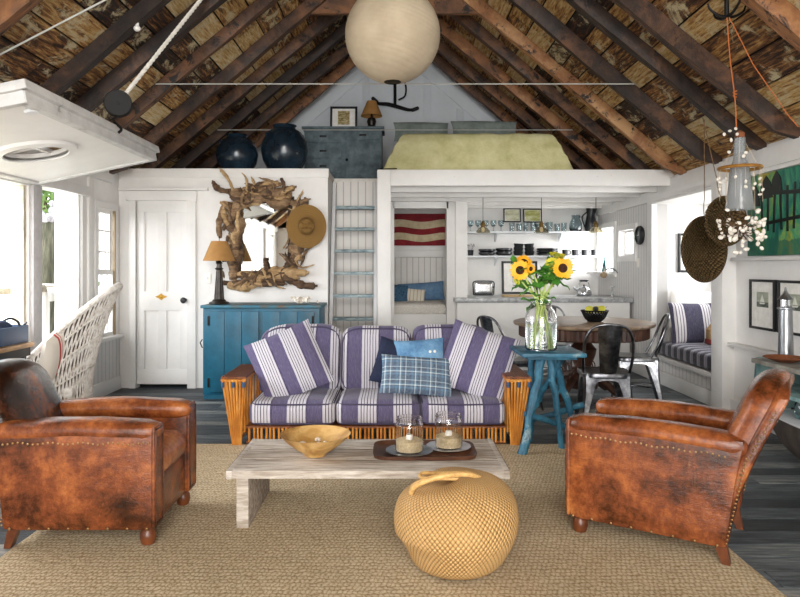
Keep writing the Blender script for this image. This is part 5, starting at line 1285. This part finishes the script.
MB().lathe([(0, .255), (.012, .25), (.03, .235), (.03, .2), (.0, .2)], seg=16).build('cap', rust, chd)
cop = mnoise('copper_ring', [(.3, '#8a5a22'), (.7, '#d09a4a')], 12, rough=.35, metal=.5)
MB().tube([(.13*cos(a), .13*sin(a), .0) for a in [k*2*pi/48 for k in range(48)]], .011, 8, closed=True).build('ring', cop, chd)
m = MB()
for k in range(3): a = k*2*pi/3; m.cyl((.13*cos(a), .13*sin(a), 0), (0, 0, .24), .0015, seg=4)
rr = random.Random(11); sp_ = []
for k in range(14):
    a = 2*pi*k/14; L = rr.uniform(.12, .3); m.cyl((.13*cos(a), .13*sin(a), 0), (.135*cos(a), .135*sin(a), -L), .0012, seg=4)
    for q in range(rr.randint(2, 4)): sp_.append((V((.135*cos(a), .135*sin(a), -L*rr.uniform(.2, 1))), rr.uniform(.009, .014)))
for k in range(12): sp_.append((V((rr.uniform(-.1, .1), rr.uniform(-.1, .1), rr.uniform(.06, .27))), rr.uniform(.01, .016)))
for k in range(72):
    a = rr.uniform(0, 2*pi); r = rr.uniform(.05, .17); sp_.append((V((r*cos(a), r*sin(a), -.40+.10*rr.gauss(0, .62)-.02)), rr.uniform(.012, .024)))
m.build('threads', plain('thread', '#c9b49a', .8), chd)
base = MB().sph((0, 0, 0), (1, .75, .6), 10, 7, lambda c: c*(1+.15*noise.noise(c*3))).build('shell', shm, chd); base.location = sp_[0][0]; base.scale = (sp_[0][1],)*3
sp_.sort(key=lambda q: -q[1])
for p, r in sp_[1:98]:
    c = base.copy(); COL.objects.link(c); c.parent = chd; c.location = p; c.scale = (r, r, r*rr.uniform(.8, 1.3)); c.rotation_euler = (rr.uniform(0, 3), rr.uniform(0, 3), rr.uniform(0, 3))
m = MB()
for k in range(40):
    a = rr.uniform(0, 2*pi); d = V((cos(a)*rr.uniform(.4, 1), sin(a)*rr.uniform(.4, 1), rr.uniform(-.8, .8)))
    m.tube([(0, 0, -.38), V((0, 0, -.40))+d*.07+V((0, 0, -.01)), V((0, 0, -.40))+d*.14], .003, 4)
m.tube([(0, 0, .0), (0, 0, -.40)], .003, 5)
m.build('twig_knot', dw[1], chd)
# ================================================================ LEFT SIDE
ht = T('porthole_hatch', 'white hinged hatch panel with a round porthole, hoisted over the windows', 'hatch', (XL+.02, 4.37, 1.95), rot=(0, R(-11.5), 0))
m = MB(); Lh, Wh, ho = 1.0, 1.88, (.52, .02)
NS = 48
def ringpt(k, z, r, ell=1): a = 2*pi*k/NS; return V((ho[0]+r*cos(a), ho[1]+r*sin(a), z))
def sqpt(k, z):
    a = 2*pi*k/NS; c, s_ = cos(a), sin(a)
    # project to rectangle 0..Lh x -Wh/2..Wh/2
    tx = ((Lh-ho[0]) if c > 0 else ho[0])/max(1e-6, abs(c)); ty = ((Wh/2-ho[1]) if s_ > 0 else (Wh/2+ho[1]))/max(1e-6, abs(s_)); t = min(tx, ty)
    return V((ho[0]+c*t, ho[1]+s_*t, z))
import itertools
ks = sorted(set([k for k in range(NS)]))
for z, fl in ((.0, True), (.03, False)):
    rings = [[m.b.verts.new(ringpt(k, z, .20)) for k in range(NS)], [m.b.verts.new(sqpt(k, z)) for k in range(NS)]]
    for k in range(NS): m.b.faces.new([rings[0][k], rings[0][(k+1) % NS], rings[1][(k+1) % NS], rings[1][k]])
m.grid(lambda u, v: ringpt(u*NS, v*.03, .20), NS, 1, cu=True)
m.build('panel', paint, ht)
m = MB()
m.box((Lh-.02, 0, .035), (.05, Wh, .10), bev=.006).box((Lh+.012, 0, .075), (.04, Wh+.05, .05), bev=.005)
m.box((.5, -Wh/2+.02, .035), (1.0, .05, .10), bev=.006).box((.5, -Wh/2-.01, .075), (1.06, .04, .05), bev=.005).box((.5, Wh/2-.02, .035), (1.0, .05, .10), bev=.006).box((.03, 0, .03), (.06, Wh, .09), bev=.006)
m.build('edge_frame', mnoise('cracked_white_paint', [(.3, '#8a8781'), (.38, '#c4c3c1'), (.7, '#d9d8d6')], 9, rough=.5), ht)
MB().lathe([(.195, -.022), (.20, -.03), (.25, -.022), (.255, 0), (.195, 0)], seg=48, c=(ho[0], ho[1], 0)).build('porthole_ring', paint, ht)
MB().lathe([(0, .012), (.2, .012), (.2, .016), (0, .016)], seg=40, c=(ho[0], ho[1], 0)).build('porthole_glass', gl2, ht)
m = MB()
for a in (0, ): m.box((ho[0], ho[1], .02), (.018, .4, .012)).box((ho[0], ho[1], .02), (.4, .018, .012))
m.build('glazing_bar', paint, ht)
MB().cyl((Lh-.06, -Wh/2+.16, -.005), (Lh-.06, -Wh/2+.16, -.022), .035, seg=16).build('catch', paintL, ht)
pu = T('block_pulley', 'dark wooden block pulley above the hatch under the rafters', 'pulley', (-1.90, 4.53, 2.40), rot=(0, 0, R(20)))
dkw2 = plain('black_wood', '#100e0d', .7)
for y in (-.03, .03): MB().lathe([(0, -.006), (.085, -.006), (.09, 0), (.085, .006), (0, .006)], seg=28, M=rotm(R(90)), c=(0, y, 0)).build('cheek', dkw2, pu)
MB().lathe([(0, -.022), (.07, -.022), (.055, 0), (.07, .022), (0, .022)], seg=24, M=rotm(R(90))).build('sheave', blackm, pu)
MB().cyl((0, -.045, 0), (0, .045, 0), .012, seg=10).build('axle', blackm, pu)
MB().tube(catmull([(-.0, 0, -.08), (-.03, 0, -.12), (.02, 0, -.17), (.0, 0, -.2)], 4), .01, 6).build('hook', blackm, pu)
ropem = plain('white_rope', '#e5e1d8', .8)
m = MB(); a, b = V((-1.86, 4.55, 2.47)), V((-1.47, 5.12, 3.40)); n_ = 150
q0 = (b-a).normalized(); s1 = q0.cross(V((0, 0, 1))).normalized(); s2 = q0.cross(s1)
for st_ in range(3):
    m.tube([a.lerp(b, i/n_)+(s1*cos(i*.42+st_*2.094)+s2*sin(i*.42+st_*2.094))*.0075 for i in range(n_+1)], .0082, 6)
m.tube(catmull([a, a+V((-.01, 0, -.04)), a+V((.01, -.01, -.07))], 4), .012, 6)
tag(m.build('hoist_rope', ropem), 'thick white twisted rope rising from the pulley to the rafters', 'rope')
# wires across the room
wirem = plain('galvanised_wire', '#c9c9c4', .4, .3)
for l, y, z, x in (('nearer taut wire crossing below the paper lantern', 5.84, 2.90, 2.12), ('farther taut wire crossing in front of the loft', 7.95-.15, 2.90, 2.10)):
    tag(MB().cyl((-x, y, z), (x, y, z), .0055, seg=6).build('tie_wire', wirem), l, 'wire', 'taut wires across the room')
tag(MB().cyl((-2.45, 4.05, 2.57), (-.3, 3.85, 3.56), .006, seg=6).build('tie_wire', wirem), 'slanting wire under the upper left rafters near the hatch', 'wire', 'taut wires across the room')
tag(MB().sph((0, 0, 0), (.026, .026, .022), 14, 9).cyl((0, 0, 0), (0, 0, .05), .014, seg=10).build('ceramic_knob', plain('porcelain', '#eceae6', .15), loc=(-1.86, 4.76, 3.0)), 'small white porcelain knob on an upper left rafter', 'knob')
# paper lantern
papm = NT('rice_paper'); v_ = papm.coord(); sp2 = papm.n('ShaderNodeSeparateXYZ', {0: v_}).outputs
rib = papm.math('ABSOLUTE', papm.math('SINE', papm.math('MULTIPLY', papm.math('ADD', sp2[2], papm.math('MULTIPLY', sp2[0], .25)), 110)))
cc = papm.ramp(papm.noise(v_, 3, 5), [(.3, '#9e8f78'), (.7, '#bbac94')]); papm.bump(rib, .25, .006)
papm.fin(cc, .85); papm = papm.m
pln = T('paper_lantern', 'big round cream paper lantern hanging under the ridge', 'lantern', (-.015, 4.2, 2.755))
m = MB(); m.lathe([(.302*cos(a), .302*sin(a)) for a in [(-80+160*i/40)*pi/180 for i in range(41)]], seg=56); 
o = m.build('paper_shade', papm, pln)
MB().tube([(.052*cos(a), .052*sin(a), -.298) for a in [k*2*pi/24 for k in range(24)]], .003, 5, closed=True).build('bottom_ring', blackm, pln)
MB().cyl((0, 0, .29), (0, 0, APEX-.18-2.755), .004, seg=6).build('cord', black, pln)
# desk under the windows
dk2 = T('window_desk', 'long wooden plank desk running below the left windows', 'desk', (-2.72, 3.87, 0))
MB().box((0, 0, .735), (.33, 1.62, .032), bev=.005).build('desktop', mnoise('oiled_plank', [(.3, '#6f5230'), (.5, '#a07a48'), (.8, '#c9a36b')], 5, (6, 1, 6), rough=.4), dk2)
MB().box((.145, 0, .69), (.02, 1.55, .06)).build('apron', black, dk2)
for y in (-.72, .72):
    for x in (-.12, .13): MB().box((x, y, .36), (.035, .035, .72)).build('leg', black, dk2)
bb2 = T('blue_crate', 'blue painted shallow wooden crate standing on the window desk', 'crate', (-2.70, 4.42, .752))
m = MB(); bm_ = plain('crate_blue', '#163a5e', .5)
m.box((.10, 0, .06), (.015, .5, .12), bev=.003).box((-.10, 0, .06), (.015, .5, .12), bev=.003).box((0, .243, .06), (.2, .015, .12), bev=.003).box((0, -.243, .06), (.2, .015, .12), bev=.003).box((0, 0, .008), (.2, .48, .012)); m.build('crate_body', bm_, bb2)
tag(MB().rbox((0, 0, 0), (.15, .34, .1), .04, 8, (0, 0, .02), lambda p: (p[0], p[1], p[2]+.015*noise.noise(V((p[0]*12, p[1]*12, 0))))).build('folded_cloth', mnoise('ink_cloth', [(.3, '#141e33'), (.7, '#2c3f60')], 12, rough=.95, bst=.4), loc=(-2.70, 4.40, .845)), 'dark blue folded cloth heaped in the blue crate', 'cloth')
tag(MB().tube(catmull([(-2.70, 4.52, .90), (-2.66, 4.56, .925), (-2.63, 4.6, .90), (-2.62, 4.62, .86), (-2.6, 4.66, .89)], 5), .008, 6).build('cloth_strap', black), 'thin black strap curling over the end of the blue crate', 'strap')
# ================================================================ OUTSIDE
S('ground_outside', MB().box((-8, 6, -.35), (9.5, 22, .1)), mnoise('pale_sand_ground', [(.3, '#b9b09a'), (.7, '#d9d2c0')], 3))
S('ground_outside_right', MB().box((8, 6, -.35), (9.5, 22, .1)), mnoise('pale_sand_ground2', [(.3, '#b9b09a'), (.7, '#d9d2c0')], 3))
pile = mnoise('weathered_piling', [(.3, '#2a2d21'), (.5, '#555444'), (.75, '#8a8570')], 6, (4, 4, .6), rough=.9, bst=.8, bd=.02)
pp_ = T('dock_piling', 'weathered grey-green timber piling standing outside the second window', 'post', (-3.50, 6.55, -.3))
MB().lathe([(0, 0), (.115, 0), (.11, 1.0), (.105, 2.05), (.09, 2.09), (0, 2.1)], seg=22, fn=lambda p, u, v: (p.x*(1+.03*sin(22*u)), p.y, p.z)).build('piling', pile, pp_)
m = MB(); rr = random.Random(9)
for k in range(26): a = rr.uniform(0, 2*pi); m.sph((.10*cos(a), .10*sin(a), 2.05+rr.uniform(0, .16)), rr.uniform(.03, .05), 8, 6)
o = m.build('lichen_cap', mnoise('pale_lichen', [(.3, '#6d6a6e'), (.7, '#c0bcc0')], 30, rough=1), pp_); o['kind'] = 'stuff'
rl = T('deck_railing', 'pale wooden deck railing outside the second window', 'railing', (-3.25, 6.1, -.3))
MB().box((0, 0, 1.38), (.16, 1.9, .05), bev=.006).build('top_rail', mnoise('bleached_rail', [(.3, '#776c57'), (.7, '#a89c84')], 6), rl)
for y in (-.85, 0, .85): MB().box((.0, y, .68), (.08, .08, 1.36), bev=.004).build('post', paint, rl)
tag(MB().sheet(lambda u, v: V((-3.25+.1*sin((v-.5)*pi*1.0)*1.0, 6.0+.16*u, 1.115+.0-.30*max(0, abs(v-.5)-.25)*2)), 8, 16, (0, 0, .008)).build('white_cloth', plain('towel_white', '#f2f0ec', .9)), 'white cloth draped over the deck railing outside', 'cloth')
leafy = mnoise('shrub_leaf', [(.3, '#4a6b2f'), (.6, '#7f9c52'), (.8, '#b3c48a')], 3, rough=.6)
def shrub(label, loc, rad, n, seed):
    t = T('garden_shrub', label, 'shrub', loc, 0, 'shrubs outside the left windows'); r2 = random.Random(seed); m = MB()
    for k in range(n):
        d = V((r2.gauss(0, 1), r2.gauss(0, 1), r2.gauss(0, 1))).normalized()*rad*r2.uniform(.5, 1); d.z = d.z*1.25+rad*1.2
        a = V((r2.uniform(-1, 1), r2.uniform(-1, 1), r2.uniform(-1, 1))).normalized()*r2.uniform(.06, .12); b = a.cross(V((r2.uniform(-1, 1), 1, .3))).normalized()*.03
        vs = [m.b.verts.new(d+q) for q in (-a, b, a, -b)]; m.b.faces.new(vs)
    o = m.build('foliage', leafy, t, smooth=False); o['kind'] = 'stuff'
    MB().cyl((0, 0, -.3-loc[2]), (0, 0, rad*1.2), .05, .03, 8).build('stem', dw[1], t)
shrub('leafy green shrub outside, seen through the small paned window', (-4.3, 9.4, -.3), 1.0, 420, 1)
shrub('leafy tree crown showing above the timber piling outside', (-6.35, 12.0, 2.2), .32, 260, 2)
# ================================================================ LIGHT AND CAMERA
def area(name, loc, rot, sx, sy, e, col=(1, 1, 1)):
    l = bpy.data.lights.new(name, 'AREA'); l.shape = 'RECTANGLE'; l.size = sx; l.size_y = sy; l.energy = e; l.color = col
    o = bpy.data.objects.new(name, l); COL.objects.link(o); o.location = loc; o.rotation_euler = rot; return o
area('fill_front', (0, YF-.25, 1.25), (R(90), 0, 0), 4.0, 2.0, 210, (1, .97, .93))  # added frontal fill, shining in through the added wide opening
area('fill_gable', (0, YF-.25, 3.1), (R(82), 0, 0), 1.9, 1.2, 140, (1, .96, .9))  # added fill for the roof, through the added gable opening
area('daylight_left', (XL-1.6, 4.2, 2.4), (0, R(-62), 0), 2.0, 3.4, 260, (.97, .98, 1))
area('daylight_alcove', (AX+.35, 6.68, 1.5), (0, R(90), 0), .8, 1.1, 30)
area('daylight_kitchen', (XR+.5, 8.9, 1.6), (0, R(90), 0), .8, 1.6, 55)
w = bpy.data.worlds.new('World'); sc.world = w; w.use_nodes = True
bg = w.node_tree.nodes['Background']; bg.inputs[0].default_value = (.86, .93, 1, 1); bg.inputs[1].default_value = 2.6
cam = bpy.data.cameras.new('Camera'); co = bpy.data.objects.new('Camera', cam); COL.objects.link(co)
co.location = (0, 0, EYE); co.rotation_euler = (R(90), 0, 0); cam.sensor_width = 36; cam.lens = 660/800*36
cam.shift_x = 5/800; cam.shift_y = -31.5/800; cam.clip_start = .05
sc.camera = co
vs = sc.view_settings; vs.view_transform = 'Standard'; vs.look = 'None'; vs.gamma = 1; vs.use_curve_mapping = False; vs.exposure = .42
sc.cycles.use_denoising = True
sc.cycles.max_bounces = 8; sc.cycles.diffuse_bounces = 5; sc.cycles.transparent_max_bounces = 12; sc.cycles.transmission_bounces = 8
